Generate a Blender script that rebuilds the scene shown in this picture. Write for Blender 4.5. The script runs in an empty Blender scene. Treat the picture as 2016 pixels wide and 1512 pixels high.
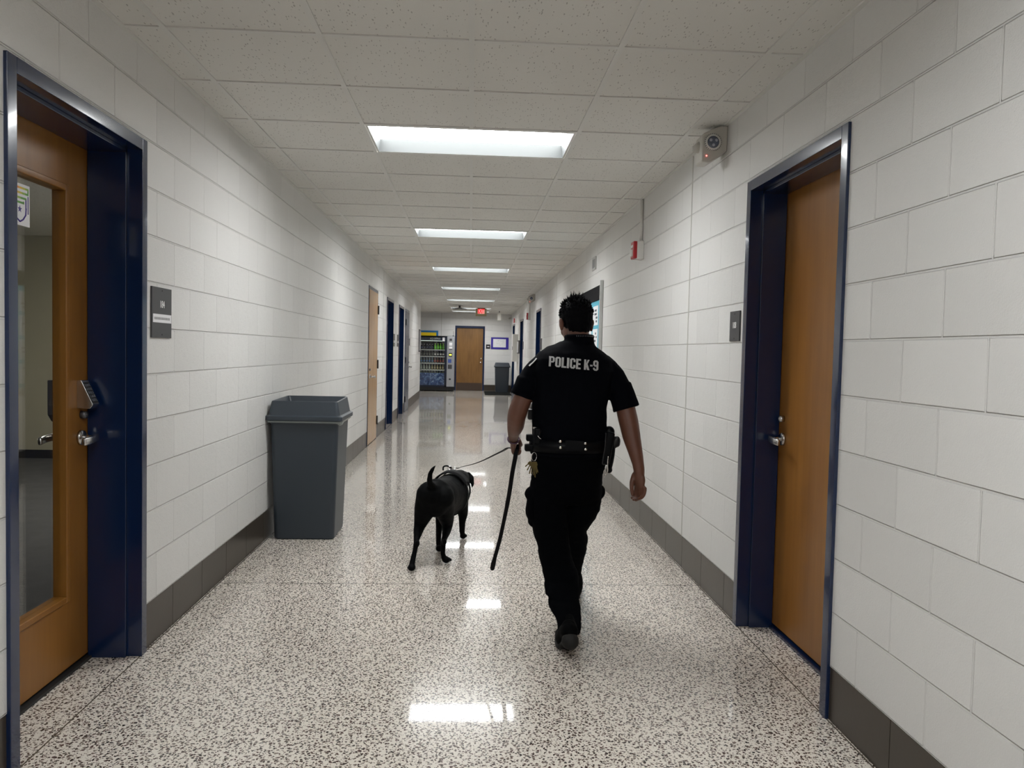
import bpy, bmesh, math, random
from mathutils import Vector, Matrix, noise
from mathutils.bvhtree import BVHTree
random.seed(7)
C = bpy.context.scene.collection
sc = bpy.context.scene
PI = math.pi

# ------------------------------------------------------------------ camera
FPX, YAW, PITCH, ROLL, CH = 1513.7, 0.0547, -0.0423, 0.0221, 1.3561
cy_, sy_ = math.cos(YAW), math.sin(YAW); cp_, sp_ = math.cos(PITCH), math.sin(PITCH)
FW = Vector((sy_*cp_, cy_*cp_, sp_)); r0 = Vector((cy_, -sy_, 0)); u0 = r0.cross(FW)
RT = math.cos(ROLL)*r0 + math.sin(ROLL)*u0; UP = -math.sin(ROLL)*r0 + math.cos(ROLL)*u0
cam = bpy.data.cameras.new('camera'); cam.sensor_width = 36; cam.lens = 36*FPX/2016; cam.clip_end = 100; cam.clip_start = .05
co = bpy.data.objects.new('camera', cam); C.objects.link(co)
M = Matrix((RT, UP, -FW)).transposed().to_4x4(); M.translation = Vector((0, 0, CH)); co.matrix_world = M
sc.camera = co
def at(px, py, Y):
    d = FW + RT*((px-1008)/FPX) - UP*((py-756)/FPX)
    return Vector((0, 0, CH)) + d*(Y/d.y)

XL, XR, HC, T = -1.4085, 1.3691, 2.6037, .6096
YF, YC, XN = 26.1, 21.64, -4.2     # far wall, end of left wall, far end of the side passage
CB = .2032

# ------------------------------------------------------------------ materials
class NT:
    def __init__(s, name):
        s.m = bpy.data.materials.new(name); s.m.use_nodes = True; s.t = s.m.node_tree; s.b = s.t.nodes['Principled BSDF']
    def n(s, typ, **kw):
        nd = s.t.nodes.new(typ)
        for k, v in kw.items():
            if k.startswith('i_'):
                key = k[2:].replace('_', ' ')
                if key.isdigit(): key = int(key)
                if isinstance(v, bpy.types.NodeSocket): s.t.links.new(v, nd.inputs[key])
                else: nd.inputs[key].default_value = v
            else: setattr(nd, k, v)
        return nd
    def math(s, op, a, b=0.0, c=None):
        nd = s.t.nodes.new('ShaderNodeMath'); nd.operation = op
        for i, v in enumerate((a, b) if c is None else (a, b, c)):
            if isinstance(v, bpy.types.NodeSocket): s.t.links.new(v, nd.inputs[i])
            else: nd.inputs[i].default_value = v
        return nd.outputs[0]
    def mix(s, f, a, b):
        nd = s.t.nodes.new('ShaderNodeMix'); nd.data_type = 'RGBA'
        for k, v in ((0, f), (6, a), (7, b)):
            if isinstance(v, bpy.types.NodeSocket): s.t.links.new(v, nd.inputs[k])
            else: nd.inputs[k].default_value = v if k == 0 else (*v, 1) if len(v) == 3 else v
        return nd.outputs[2]
    def ramp(s, f, stops):
        nd = s.t.nodes.new('ShaderNodeValToRGB'); s.t.links.new(f, nd.inputs[0]); e = nd.color_ramp.elements
        while len(e) < len(stops): e.new(.5)
        for el, (p, c) in zip(e, stops): el.position = p; el.color = (*c, 1) if hasattr(c, '__len__') else (c, c, c, 1)
        return nd.outputs[0]
    def coord(s, scale=(1, 1, 1), loc=(0, 0, 0)):
        tc = s.n('ShaderNodeTexCoord'); mp = s.n('ShaderNodeMapping', i_Vector=tc.outputs['Object'])
        mp.inputs['Scale'].default_value = scale; mp.inputs['Location'].default_value = loc
        return mp.outputs[0]
    def set(s, key, v):
        if isinstance(v, bpy.types.NodeSocket): s.t.links.new(v, s.b.inputs[key])
        else: s.b.inputs[key].default_value = v
    def bump(s, h, strength=1, dist=.001):
        nd = s.n('ShaderNodeBump', i_Height=h, i_Strength=strength, i_Distance=dist); s.set('Normal', nd.outputs[0])

def plain(name, col, rough=.5, metal=0, bump=0, bscale=200, spec=.5, vary=0, coat=0):
    k = NT(name); k.set('Roughness', rough); k.set('Metallic', metal); k.set('Specular IOR Level', spec)
    v = k.coord(); nz = k.n('ShaderNodeTexNoise', i_Vector=v, i_Scale=bscale, i_Detail=3.0).outputs[0]
    if vary:
        n2 = k.n('ShaderNodeTexNoise', i_Vector=v, i_Scale=6.0, i_Detail=4.0).outputs[0]
        k.set('Base Color', k.mix(n2, tuple(c*(1-vary) for c in col), tuple(min(1, c*(1+vary)) for c in col)))
    else: k.set('Base Color', (*col, 1))
    if bump: k.bump(nz, .6, bump)
    if coat: k.set('Coat Weight', coat); k.set('Coat Roughness', .08)
    return k.m

def cmu(name, axis, phase):
    k = NT(name)
    tc = k.n('ShaderNodeTexCoord'); sp = k.n('ShaderNodeSeparateXYZ', i_0=tc.outputs['Object'])
    u = k.math('SUBTRACT', sp.outputs[axis], phase)
    cb = k.n('ShaderNodeCombineXYZ', i_0=u, i_1=sp.outputs[2])
    def brick(ms, sm):
        b = k.n('ShaderNodeTexBrick', offset=.5, i_Vector=cb.outputs[0])
        for kk, v in (('Scale', 1.0), ('Mortar Size', ms), ('Mortar Smooth', sm), ('Bias', 0.0), ('Brick Width', .4064), ('Row Height', CB)): b.inputs[kk].default_value = v
        b.inputs['Color1'].default_value = (0, 0, 0, 1); b.inputs['Color2'].default_value = (1, 1, 1, 1)
        return b
    b = brick(.0055, .6)
    joint = b.outputs['Fac']
    # head joints are filled with paint and stay shallow: fade them against the bed joints
    zr = k.math('FRACT', k.math('DIVIDE', sp.outputs[2], CB)); dz = k.math('MINIMUM', zr, k.math('SUBTRACT', 1.0, zr))
    bed = k.math('LESS_THAN', dz, .05)
    soft = k.n('ShaderNodeTexNoise', i_Vector=tc.outputs['Object'], i_Scale=1.7, i_Detail=2.0).outputs[0]
    amt = k.math('MAXIMUM', bed, k.math('MULTIPLY', soft, .62))
    j2 = k.math('MULTIPLY', joint, amt)
    fine = k.n('ShaderNodeTexNoise', i_Vector=tc.outputs['Object'], i_Scale=160.0, i_Detail=4.0, i_Roughness=.7).outputs[0]
    mid = k.n('ShaderNodeTexNoise', i_Vector=tc.outputs['Object'], i_Scale=28.0, i_Detail=3.0).outputs[0]
    vo = k.n('ShaderNodeTexVoronoi', i_Vector=tc.outputs['Object'], i_Scale=42.0)
    sv = k.n('ShaderNodeSeparateColor', i_0=vo.outputs['Color'])
    pits = k.math('MULTIPLY', k.math('LESS_THAN', vo.outputs['Distance'], .16), k.math('GREATER_THAN', sv.outputs[0], .72))
    h = k.math('SUBTRACT', k.math('ADD', k.math('MULTIPLY', fine, .30), k.math('MULTIPLY', mid, .30)), k.math('MULTIPLY', j2, 1.0))
    h = k.math('SUBTRACT', h, k.math('MULTIPLY', pits, .75))
    k.bump(h, 1.0, .0055)
    cell = k.mix(.055, (.70, .695, .68), b.outputs['Color'])
    k.set('Base Color', k.mix(k.math('MULTIPLY', j2, .06), cell, (.40, .39, .37)))
    k.set('Roughness', .42); k.set('Specular IOR Level', .4)
    return k.m

def terrazzo():
    k = NT('polished_terrazzo')
    tc = k.n('ShaderNodeTexCoord'); P = tc.outputs['Object']
    nz = k.n('ShaderNodeTexNoise', i_Vector=P, i_Scale=95.0, i_Detail=2.0)
    off = k.n('ShaderNodeVectorMath', operation='SUBTRACT', i_0=nz.outputs['Color']); off.inputs[1].default_value = (.5, .5, .5)
    sc_ = k.n('ShaderNodeVectorMath', operation='SCALE', i_0=off.outputs[0]); sc_.inputs['Scale'].default_value = .016
    V = k.n('ShaderNodeVectorMath', operation='ADD', i_0=P, i_1=sc_.outputs[0]).outputs[0]
    def layer(scale, size, dens):
        vo = k.n('ShaderNodeTexVoronoi', i_Vector=V, i_Scale=scale, i_Randomness=1.0, voronoi_dimensions='2D')
        s = k.n('ShaderNodeSeparateColor', i_0=vo.outputs['Color'])
        big = k.math('MULTIPLY_ADD', s.outputs[0], size*.5, size*.6)
        m = k.math('LESS_THAN', vo.outputs['Distance'], big)
        return k.math('MULTIPLY', m, k.math('GREATER_THAN', s.outputs[1], 1-dens)), s.outputs[2]
    m1, c1 = layer(84.0, .40, .70); m2, c2 = layer(150.0, .34, .42)
    big = k.n('ShaderNodeTexNoise', i_Vector=P, i_Scale=1.3, i_Detail=3.0).outputs[0]
    base = k.mix(big, (.67, .62, .55), (.77, .725, .655))
    ch1 = k.ramp(c1, [(0, (.022, .016, .015)), (.35, (.05, .032, .028)), (.6, (.09, .05, .045)), (.8, (.14, .11, .09)), (1, (.24, .2, .17))])
    ch2 = k.ramp(c2, [(0, (.06, .045, .04)), (.6, (.17, .12, .1)), (1, (.32, .28, .24))])
    col = k.mix(m2, k.mix(m1, base, ch1), ch2)
    # brass divider strips: a cross strip near the camera, and one along each doorway
    sp = k.n('ShaderNodeSeparateXYZ', i_0=P)
    def strip(ax, pos, w): return k.math('LESS_THAN', k.math('ABSOLUTE', k.math('SUBTRACT', sp.outputs[ax], pos)), w)
    st = k.math('MAXIMUM', strip(1, 4.42, .003), strip(1, 4.42+12.2, .003))
    st = k.math('MAXIMUM', st, k.math('MAXIMUM', strip(0, XL+.004, .003), strip(0, XR-.004, .003)))
    k.set('Base Color', k.mix(st, col, (.10, .085, .065)))
    sm = k.n('ShaderNodeTexNoise', i_Vector=k.coord((3.5, .9, 1)), i_Scale=1.6, i_Detail=3.0).outputs[0]
    k.set('Roughness', k.math('MULTIPLY_ADD', sm, .08, .15)); k.set('IOR', 1.5); k.set('Specular IOR Level', .2)
    k.set('Coat IOR', 1.19); k.set('Coat Weight', .8); k.set('Coat Roughness', .04)
    wv = k.n('ShaderNodeTexNoise', i_Vector=k.coord((1.1, 1.6, 1)), i_Scale=2.2, i_Detail=2.0).outputs[0]
    k.bump(wv, .5, .0022)
    return k.m

def fissured():
    k = NT('fissured_ceiling_tile')
    V = k.coord((1.25, .42, 1))
    nz = k.n('ShaderNodeTexNoise', i_Vector=V, i_Scale=60.0, i_Detail=2.0)
    sc_ = k.n('ShaderNodeVectorMath', operation='SCALE', i_0=nz.outputs['Color']); sc_.inputs['Scale'].default_value = .012
    V2 = k.n('ShaderNodeVectorMath', operation='ADD', i_0=V, i_1=sc_.outputs[0]).outputs[0]
    vo = k.n('ShaderNodeTexVoronoi', i_Vector=V2, i_Scale=78.0); s = k.n('ShaderNodeSeparateColor', i_0=vo.outputs['Color'])
    pit = k.math('MULTIPLY', k.math('LESS_THAN', vo.outputs['Distance'], .24), k.math('GREATER_THAN', s.outputs[0], .58))
    tc = k.n('ShaderNodeTexCoord'); f = k.n('ShaderNodeTexNoise', i_Vector=tc.outputs['Object'], i_Scale=220.0, i_Detail=3.0).outputs[0]
    k.set('Base Color', k.mix(k.math('MULTIPLY', pit, .6), (.675, .665, .635), (.24, .23, .21)))
    k.bump(k.math('SUBTRACT', k.math('MULTIPLY', f, .5), pit), .8, .0015)
    k.set('Roughness', .9); k.set('Specular IOR Level', .2)
    return k.m

def wood(name, a, b, rough=.32):
    k = NT(name)
    v = k.coord((14, 14, .9)); nz = k.n('ShaderNodeTexNoise', i_Vector=v, i_Scale=1.3, i_Detail=5.0, i_Roughness=.6).outputs[0]
    v2 = k.coord((2.2, 2.2, .7)); n2 = k.n('ShaderNodeTexNoise', i_Vector=v2, i_Scale=2.0, i_Detail=4.0, i_Distortion=.6).outputs[0]
    f = k.math('ADD', k.math('MULTIPLY', nz, .5), k.math('MULTIPLY', n2, .5))
    k.set('Base Color', k.mix(k.ramp(f, [(.3, 0.0), (.72, 1.0)]), a, b))
    k.set('Roughness', rough); k.bump(nz, .2, .0005)
    return k.m

def glass(name, tint=(1, 1, 1), refl=1.0):
    k = NT(name); t = k.t
    tr = k.n('ShaderNodeBsdfTransparent'); tr.inputs[0].default_value = (*tint, 1)
    gl = k.n('ShaderNodeBsdfGlossy'); gl.inputs['Roughness'].default_value = .01
    ge = k.n('ShaderNodeNewGeometry'); dt = k.n('ShaderNodeVectorMath', operation='DOT_PRODUCT', i_0=ge.outputs['Incoming'], i_1=ge.outputs['Normal'])
    fz = k.math('POWER', k.math('SUBTRACT', 1.0, k.math('ABSOLUTE', dt.outputs['Value'])), 5.0)
    fr = k.math('MULTIPLY', k.math('MULTIPLY_ADD', fz, .95, .04), refl)
    mx = k.n('ShaderNodeMixShader', i_0=fr, i_1=tr.outputs[0], i_2=gl.outputs[0])
    t.links.new(mx.outputs[0], t.nodes['Material Output'].inputs[0]); t.nodes.remove(k.b)
    return k.m

def emit(name, col, s):
    k = NT(name); k.set('Base Color', (*col, 1)); k.set('Emission Color', (*col, 1)); k.set('Emission Strength', s); return k.m

MT = dict(
    cmu_l=cmu('painted_block_left', 1, 4.757), cmu_r=cmu('painted_block_right', 1, 2.171), cmu_f=cmu('painted_block_far', 0, .1),
    floor=terrazzo(), tile=fissured(),
    tee=plain('ceiling_grid_paint', (.64, .635, .61), .55), base=plain('dark_base_tile', (.046, .036, .027), .28, vary=.15, bump=.0003, bscale=60),
    grout=plain('grout', (.33, .31, .28), .8, bump=.0005), navy=plain('navy_enamel', (.0028, .014, .056), .22, bump=.0004, bscale=18, coat=.5),
    wood_l=wood('maple_door_left', (.19, .076, .011), (.31, .138, .025)), wood_r=wood('maple_door_right', (.20, .078, .011), (.33, .145, .028)),
    wood_p=wood('pale_birch_door', (.40, .24, .12), (.55, .36, .20), .22), wood_f=wood('honey_oak_door', (.14, .062, .012), (.26, .13, .034), .4),
    slate=plain('slate_blue_enamel', (.10, .12, .16), .25), rubber=plain('black_rubber', (.012, .012, .013), .5),
    steel=plain('satin_steel', (.62, .61, .60), .25, 1), chrome=plain('polished_steel', (.75, .74, .72), .12, 1), dsteel=plain('dark_steel', (.12, .12, .13), .35, .6),
    glass=glass('clear_glass'), sign=plain('charcoal_sign_plastic', (.052, .052, .055), .45), white=plain('white_plastic', (.72, .71, .68), .4),
    ink=plain('white_lettering', (.82, .82, .82), .5), paper=plain('white_paper', (.78, .78, .80), .7), grey_ink=plain('grey_print', (.33, .33, .34), .7),
    binp=plain('grey_bin_plastic', (.030, .040, .052), .42, bump=.0002, bscale=400), bag=plain('milky_bin_liner', (.26, .29, .28), .35, bump=.004, bscale=30),
    red=plain('red_plastic', (.42, .012, .02), .3), black=plain('black_plastic', (.008, .008, .009), .35),
    lamp=emit('lit_diffuser', (.972, .985, .985), 16.5), lampbox=plain('white_reflector_enamel', (.80, .82, .80), .35),
    bevel=plain('shaded_lamp_bevel', (.062, .067, .067), .6),  # pale inner sides coloured dark so they read as dimly lit
    reflector=plain('lamp_reflector', (.8, .8, .8), .2, .6), lens=plain('blue_grey_lens', (.06, .075, .12), .08, spec=1),
    beige=plain('warm_grey_plastic', (.50, .48, .44), .45), led=emit('red_led', (1, .12, .1), 6),
    carpet=plain('charcoal_carpet', (.06, .06, .06), .95, bump=.004, bscale=300, vary=.3), office=plain('khaki_painted_wall', (.40, .38, .29), .7),
    skin=None, cloth=None)
def skin_mat():
    k = NT('tanned_skin'); v = k.coord(); n = k.n('ShaderNodeTexNoise', i_Vector=v, i_Scale=22.0, i_Detail=4.0).outputs[0]
    k.set('Base Color', k.mix(n, (.105, .040, .024), (.16, .066, .041))); k.set('Roughness', .48)
    k.set('Subsurface Weight', .08); k.set('Subsurface Radius', (.01, .004, .002)); k.set('Subsurface Scale', .5)
    f = k.n('ShaderNodeTexNoise', i_Vector=v, i_Scale=350.0).outputs[0]; k.bump(f, .3, .0006); return k.m
MT['skin'] = skin_mat()
MT['shirt'] = plain('black_navy_twill', (.0011, .0015, .0032), .85, bump=.0012, bscale=55, spec=.06)
MT['trouser'] = plain('black_ripstop', (.0009, .0012, .0020), .9, bump=.0012, bscale=55, spec=.05)
MT['leather'] = plain('black_leather', (.0013, .0017, .0028), .42, bump=.0004, bscale=250, spec=.13)
MT['hair'] = plain('black_hair', (.0014, .0016, .0026), .75, spec=.08)
MT['fur'] = plain('black_fur', (.0008, .0010, .0014), .62, bump=.0006, bscale=260, spec=.08)
MT['web'] = plain('black_webbing', (.0035, .0035, .0045), .65, bump=.0006, bscale=300, spec=.15)
MT['brass'] = plain('aged_brass', (.13, .10, .04), .35, .9)

# ------------------------------------------------------------------ mesh helpers
def BM(): return bmesh.new()
def box(bm, x0, x1, y0, y1, z0, z1, mi=0):
    v = [bm.verts.new((x, y, z)) for x in (x0, x1) for y in (y0, y1) for z in (z0, z1)]
    for q in ((0, 1, 3, 2), (4, 6, 7, 5), (0, 4, 5, 1), (2, 3, 7, 6), (0, 2, 6, 4), (1, 5, 7, 3)):
        bm.faces.new([v[i] for i in q]).material_index = mi
    return v
def rings(bm, rs, closed=True, cap=True, mi=0):
    vv = [[bm.verts.new(p) for p in r] for r in rs]; n = len(rs[0])
    for a, b in zip(vv, vv[1:]):
        for i in range(n):
            j = (i+1) % n
            if not closed and j == 0: continue
            bm.faces.new((a[i], a[j], b[j], b[i])).material_index = mi
    if cap:
        bm.faces.new(list(reversed(vv[0]))).material_index = mi; bm.faces.new(vv[-1]).material_index = mi
    return vv
def hring(cx, cy, cz, rx, ry, n=24, e=2.0, tilt=0, rot=0):
    out = []
    for i in range(n):
        a = 2*PI*i/n; c, s = math.cos(a), math.sin(a)
        x = rx*math.copysign(abs(c)**(2/e), c); y = ry*math.copysign(abs(s)**(2/e), s)
        if rot: x, y = x*math.cos(rot)-y*math.sin(rot), x*math.sin(rot)+y*math.cos(rot)
        out.append((cx+x, cy+y, cz+tilt*y))
    return out
def tube(bm, pts, rad, n=12, flat=1.0, up=(0, 0, 1), mi=0, caps=True, e=2.0):
    """swept tube; flat scales the cross axis that is perpendicular to `up`-side"""
    pts = [Vector(p) for p in pts]; rs = []
    if not hasattr(rad, '__len__'): rad = [rad]*len(pts)
    for i, p in enumerate(pts):
        d = (pts[min(i+1, len(pts)-1)]-pts[max(i-1, 0)]).normalized()
        if i == 0:
            s = d.cross(Vector(up))
            if s.length < .05: s = d.cross(Vector((0, 1, 0)))
        else: s = s-d*s.dot(d)
        s.normalize(); t = s.cross(d).normalized(); r = rad[i]
        ring = []
        for k in range(n):
            a = 2*PI*k/n; c, q = math.cos(a), math.sin(a)
            c = math.copysign(abs(c)**(2/e), c); q = math.copysign(abs(q)**(2/e), q)
            ring.append(p + s*(c*r) + t*(q*r*flat))
        rs.append(ring)
    rings(bm, rs, cap=caps, mi=mi)
def ball(bm, c, rx, ry=None, rz=None, n=16, rot=None, mi=0):
    ry = ry or rx; rz = rz or rx; c = Vector(c); rs = []
    top = bm.verts.new(c + ((rot @ Vector((0, 0, rz))) if rot else Vector((0, 0, rz))))
    bot = bm.verts.new(c + ((rot @ Vector((0, 0, -rz))) if rot else Vector((0, 0, -rz))))
    m = n//2; vv = []
    for j in range(1, m):
        th = PI*j/m; row = []
        for i in range(n):
            a = 2*PI*i/n; p = Vector((rx*math.sin(th)*math.cos(a), ry*math.sin(th)*math.sin(a), rz*math.cos(th)))
            if rot: p = rot @ p
            row.append(bm.verts.new(c+p))
        vv.append(row)
    for i in range(n):
        j = (i+1) % n
        bm.faces.new((top, vv[0][i], vv[0][j])).material_index = mi; bm.faces.new((bot, vv[-1][j], vv[-1][i])).material_index = mi
        for a, b in zip(vv, vv[1:]): bm.faces.new((a[i], b[i], b[j], a[j])).material_index = mi
def limb(bm, pts, rad, n=16, flat=1.0, up=(0, 0, 1)):
    """tube with rounded ends, subdivided along a smooth curve"""
    P = [Vector(p) for p in pts]; Q = []; Rr = []
    for i in range(len(P)-1):
        p0 = P[max(i-1, 0)]; p1 = P[i]; p2 = P[i+1]; p3 = P[min(i+2, len(P)-1)]
        for k in range(4):
            t = k/4
            Q.append(.5*((2*p1)+(p2-p0)*t+(2*p0-5*p1+4*p2-p3)*t*t+(3*p1-p0-3*p2+p3)*t**3)); Rr.append(rad[i]*(1-t)+rad[i+1]*t)
    Q.append(P[-1]); Rr.append(rad[-1])
    tube(bm, Q, Rr, n, flat, up); ball(bm, Q[0], Rr[0]*.98); ball(bm, Q[-1], Rr[-1]*.98)
def curve(pts, k=6):
    P = [Vector(p) for p in pts]; Q = []
    for i in range(len(P)-1):
        p0 = P[max(i-1, 0)]; p1 = P[i]; p2 = P[i+1]; p3 = P[min(i+2, len(P)-1)]
        for j in range(k):
            t = j/k; Q.append(.5*((2*p1)+(p2-p0)*t+(2*p0-5*p1+4*p2-p3)*t*t+(3*p1-p0-3*p2+p3)*t**3))
    return Q+[P[-1]]
def prism(bm, poly, f0, f1, mi=0):
    """poly: list of 2d points; f0,f1 map (a,b)->3d for either end"""
    rings(bm, [[f0(*p) for p in poly], [f1(*p) for p in poly]], mi=mi)
def cyl(bm, a, b, r, n=20, r2=None, mi=0):
    tube(bm, [a, b], [r, r if r2 is None else r2], n, mi=mi)

ORG = [Vector((0, 0, 0))]
def obj(name, bm, mats, parent=None, smooth=False, bevel=0, seg=2):
    bmesh.ops.recalc_face_normals(bm, faces=bm.faces[:])
    o_ = ORG[0] if parent is not None else Vector((0, 0, 0))
    if o_.length: bmesh.ops.translate(bm, verts=bm.verts[:], vec=-o_)
    me = bpy.data.meshes.new(name); bm.to_mesh(me); bm.free()
    return link(name, me, mats, parent, smooth, bevel, seg)
def link(name, me, mats, parent=None, smooth=False, bevel=0, seg=2):
    if not isinstance(mats, (list, tuple)): mats = [mats]
    if len(me.materials): me.materials.clear()
    for m in mats: me.materials.append(m)
    if smooth:
        for p in me.polygons: p.use_smooth = True
    o = bpy.data.objects.new(name, me); C.objects.link(o)
    if parent is not None: o.parent = parent
    if bevel:
        b = o.modifiers.new('bevel', 'BEVEL'); b.width = bevel; b.segments = seg; b.limit_method = 'ANGLE'; b.angle_limit = .6
        for p in me.polygons: p.use_smooth = True
        w = o.modifiers.new('wn', 'WEIGHTED_NORMAL'); w.keep_sharp = True
    return o
def tag(o, label=None, cat=None, group=None, kind=None):
    if label: o['label'] = label
    if cat: o['category'] = cat
    if group: o['group'] = group
    if kind: o['kind'] = kind
    return o
def thing(name, loc, label=None, cat=None, group=None, kind=None):
    o = bpy.data.objects.new(name, None); o.empty_display_size = .1; C.objects.link(o); o.location = loc; ORG[0] = Vector(loc)
    return tag(o, label, cat, group, kind)
def baked(bm, voxel, iters=6, factor=.5, disp=None):
    """one continuous skin over overlapping closed shapes"""
    bmesh.ops.recalc_face_normals(bm, faces=bm.faces[:])
    me = bpy.data.meshes.new('tmp'); bm.to_mesh(me); bm.free()
    o = bpy.data.objects.new('tmp', me); C.objects.link(o)
    r = o.modifiers.new('r', 'REMESH'); r.mode = 'VOXEL'; r.voxel_size = voxel; r.adaptivity = 0
    s = o.modifiers.new('s', 'SMOOTH'); s.iterations = iters; s.factor = factor
    dg = bpy.context.evaluated_depsgraph_get(); dg.update()
    m2 = bpy.data.meshes.new_from_object(o.evaluated_get(dg)); bpy.data.objects.remove(o); bpy.data.meshes.remove(me)
    if disp:
        nrm = [v.normal.copy() for v in m2.vertices]
        for v, n in zip(m2.vertices, nrm): v.co += n*disp(v.co)
    for p in m2.polygons: p.use_smooth = True
    return m2
def skinned(name, bm, voxel, mat, parent, iters=6, disp=None):
    m = baked(bm, voxel, iters, .5, disp)
    for v in m.vertices: v.co -= ORG[0]
    return link(name, m, mat, parent, True)
def text_mesh(s, size, bold=.0, xs=1.0, extrude=.0):
    cu = bpy.data.curves.new('t', 'FONT'); cu.body = s; cu.size = size; cu.offset = bold; cu.align_x = 'CENTER'; cu.align_y = 'CENTER'; cu.extrude = extrude; cu.resolution_u = 3
    o = bpy.data.objects.new('t', cu); C.objects.link(o); dg = bpy.context.evaluated_depsgraph_get(); dg.update()
    me = bpy.data.meshes.new_from_object(o.evaluated_get(dg)); bpy.data.objects.remove(o); bpy.data.curves.remove(cu)
    for v in me.vertices: v.co.x *= xs
    return me
def text_obj(name, s, size, fn, mat, parent, bold=0, xs=1, extrude=.0006):
    me = text_mesh(s, size, bold, xs, extrude)
    for v in me.vertices: v.co = fn(*v.co)-(ORG[0] if parent else Vector((0, 0, 0)))
    return link(name, me, mat, parent)

# ------------------------------------------------------------------ the setting
def wall_box_mesh(bm, xf, xb, y0, y1, openings, top=HC+.3):
    """wall along y with door openings [(a,b,h)]"""
    y = y0
    for a, b, h in sorted(openings):
        box(bm, xf, xb, y, a, CB, top); box(bm, xf, xb, a, b, h, top); y = b
    box(bm, xf, xb, y, y1, CB, top)
def baseboard_mesh(bm, side, y0, y1, openings, phase, xf):
    s = 1 if side == 'l' else -1; spans = []; y = y0
    for a, b, h in sorted(openings): spans.append((y, a)); y = b
    spans.append((y, y1))
    for a, b in spans:
        xs = sorted((xf-s*.006, xf-s*.05)); box(bm, xs[0], xs[1], a, b, 0, CB, 1)
        n0 = math.floor((a-phase)/.4064)
        p = phase+n0*.4064
        while p < b:
            q0, q1 = max(a, p+.0018), min(b, p+.4064-.0018)
            if q1 > q0: xs = sorted((xf-s*.002, xf-s*.03)); box(bm, xs[0], xs[1], q0, q1, .002, CB-.004, 0)
            p += .4064
DH = 2.2203
OL = [(2.41, 3.41, DH), (10.66, 11.70, DH), (12.97, 14.03, DH), (15.11, 16.17, DH), (16.56, 17.62, DH)]
OR = [(2.7677, 3.7925, DH), (15.06, 16.10, DH), (20.15, 21.27, DH), (24.0, 25.10, DH)]
bm = BM(); wall_box_mesh(bm, XL, XL-.2, -6, YC, OL); tag(obj('wall_left', bm, MT['cmu_l']), kind='structure')
bm = BM(); wall_box_mesh(bm, XR, XR+.2, -6, YF+.2, OR); tag(obj('wall_right', bm, MT['cmu_r']), kind='structure')
FD = (-.531, .472)
bm = BM(); box(bm, XN, FD[0], YF, YF+.2, CB, HC+.3); box(bm, FD[1], XR, YF, YF+.2, CB, HC+.3); box(bm, FD[0], FD[1], YF, YF+.2, 2.187, HC+.3)
tag(obj('wall_far', bm, MT['cmu_f']), kind='structure')
bm = BM(); box(bm, XN-.2, XN, YC-2, YF+.2, 0, HC+.3); tag(obj('wall_passage', bm, MT['cmu_l']), kind='structure')
bm = BM(); box(bm, XN, XL-.2, YC-.2, YC-.001, 0, HC+.3); tag(obj('wall_passage_near', bm, MT['cmu_f']), kind='structure')
bm = BM(); box(bm, XL-.2, XR+.2, -6.2, -6, 0, HC+.3); tag(obj('wall_back', bm, MT['cmu_f']), kind='structure')
bm = BM(); baseboard_mesh(bm, 'l', -6, YC, OL, 3.743, XL); tag(obj('baseboard_left', bm, [MT['base'], MT['grout']]), kind='structure')
bm = BM(); baseboard_mesh(bm, 'r', -6, YF, OR, 2.353, XR); tag(obj('baseboard_right', bm, [MT['base'], MT['grout']]), kind='structure')
bm = BM()
for a, b in ((XN, FD[0]), (FD[1], XR)):
    box(bm, a, b, YF+.006, YF+.05, 0, CB, 1); p = math.floor(a/.4064)*.4064+.06
    while p < b:
        q0, q1 = max(a, p+.004), min(b, p+.4064-.004)
        if q1 > q0: box(bm, q0, q1, YF+.002, YF+.03, .002, CB-.004)
        p += .4064
tag(obj('baseboard_far', bm, [MT['base'], MT['grout']]), kind='structure')
bm = BM(); box(bm, -7, 3, -6.2, YF+.3, -.1, 0); tag(obj('floor', bm, MT['floor']), kind='structure')
# control joints in the block walls
bm = BM(); box(bm, XR-.002, XR+.01, 4.795, 4.81, CB, HC); box(bm, XR-.002, XR+.01, 12.4, 12.415, CB, HC)
box(bm, XR-.002, XR+.01, 19.2, 19.215, CB, HC); box(bm, XL-.01, XL+.002, 12.45, 12.465, CB, HC); box(bm, -1.01, -.99, YF-.003, YF+.01, CB, HC)
tag(obj('trim_1', bm, plain('joint_caulk', (.50, .49, .46), .7)), kind='structure')

# ceiling: lay-in tiles, cells left open for the light fixtures
Y0, XA = 3.1738, -1.2391
LIGHT_Y = [Y0+2*T+6*T*k for k in range(-2, 6)] + [Y0+2*T+6*T*5+3*T]
xs = [XL] + [XA+T*i for i in range(5)] + [XR]; xs_w = [XN] + [XA-T*i for i in range(4, 0, -1)] + xs[1:]
bm = BM(); tb = BM(); y = Y0-15*T
def isl(yy, i): return any(abs(yy-l) < .01 for l in LIGHT_Y) and i in (2, 3)
rows = []
while y < YF: rows.append(y); y += T
for y in rows:
    y1 = min(y+T, YF)
    for i in range(6):
        if isl(y, i): continue
        box(bm, xs[i]+.003, xs[i+1]-.003, y+.003, y1-.003, HC+.0062, HC+.02)
    if y1 > YC:
        ws = xs_w[:5]+[XL]
        for a, b in zip(ws, ws[1:]): box(bm, a+.003, b-.003, max(y, YC)+.003, y1-.003, HC+.0062, HC+.02)
    xa = XL if y < YC else XN
    lit = any(abs(y-l) < .01 or abs(y-T-l) < .01 for l in LIGHT_Y)
    box(tb, xa, XR, y-.012, y+.012, HC+.0005, HC+.0075)
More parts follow.
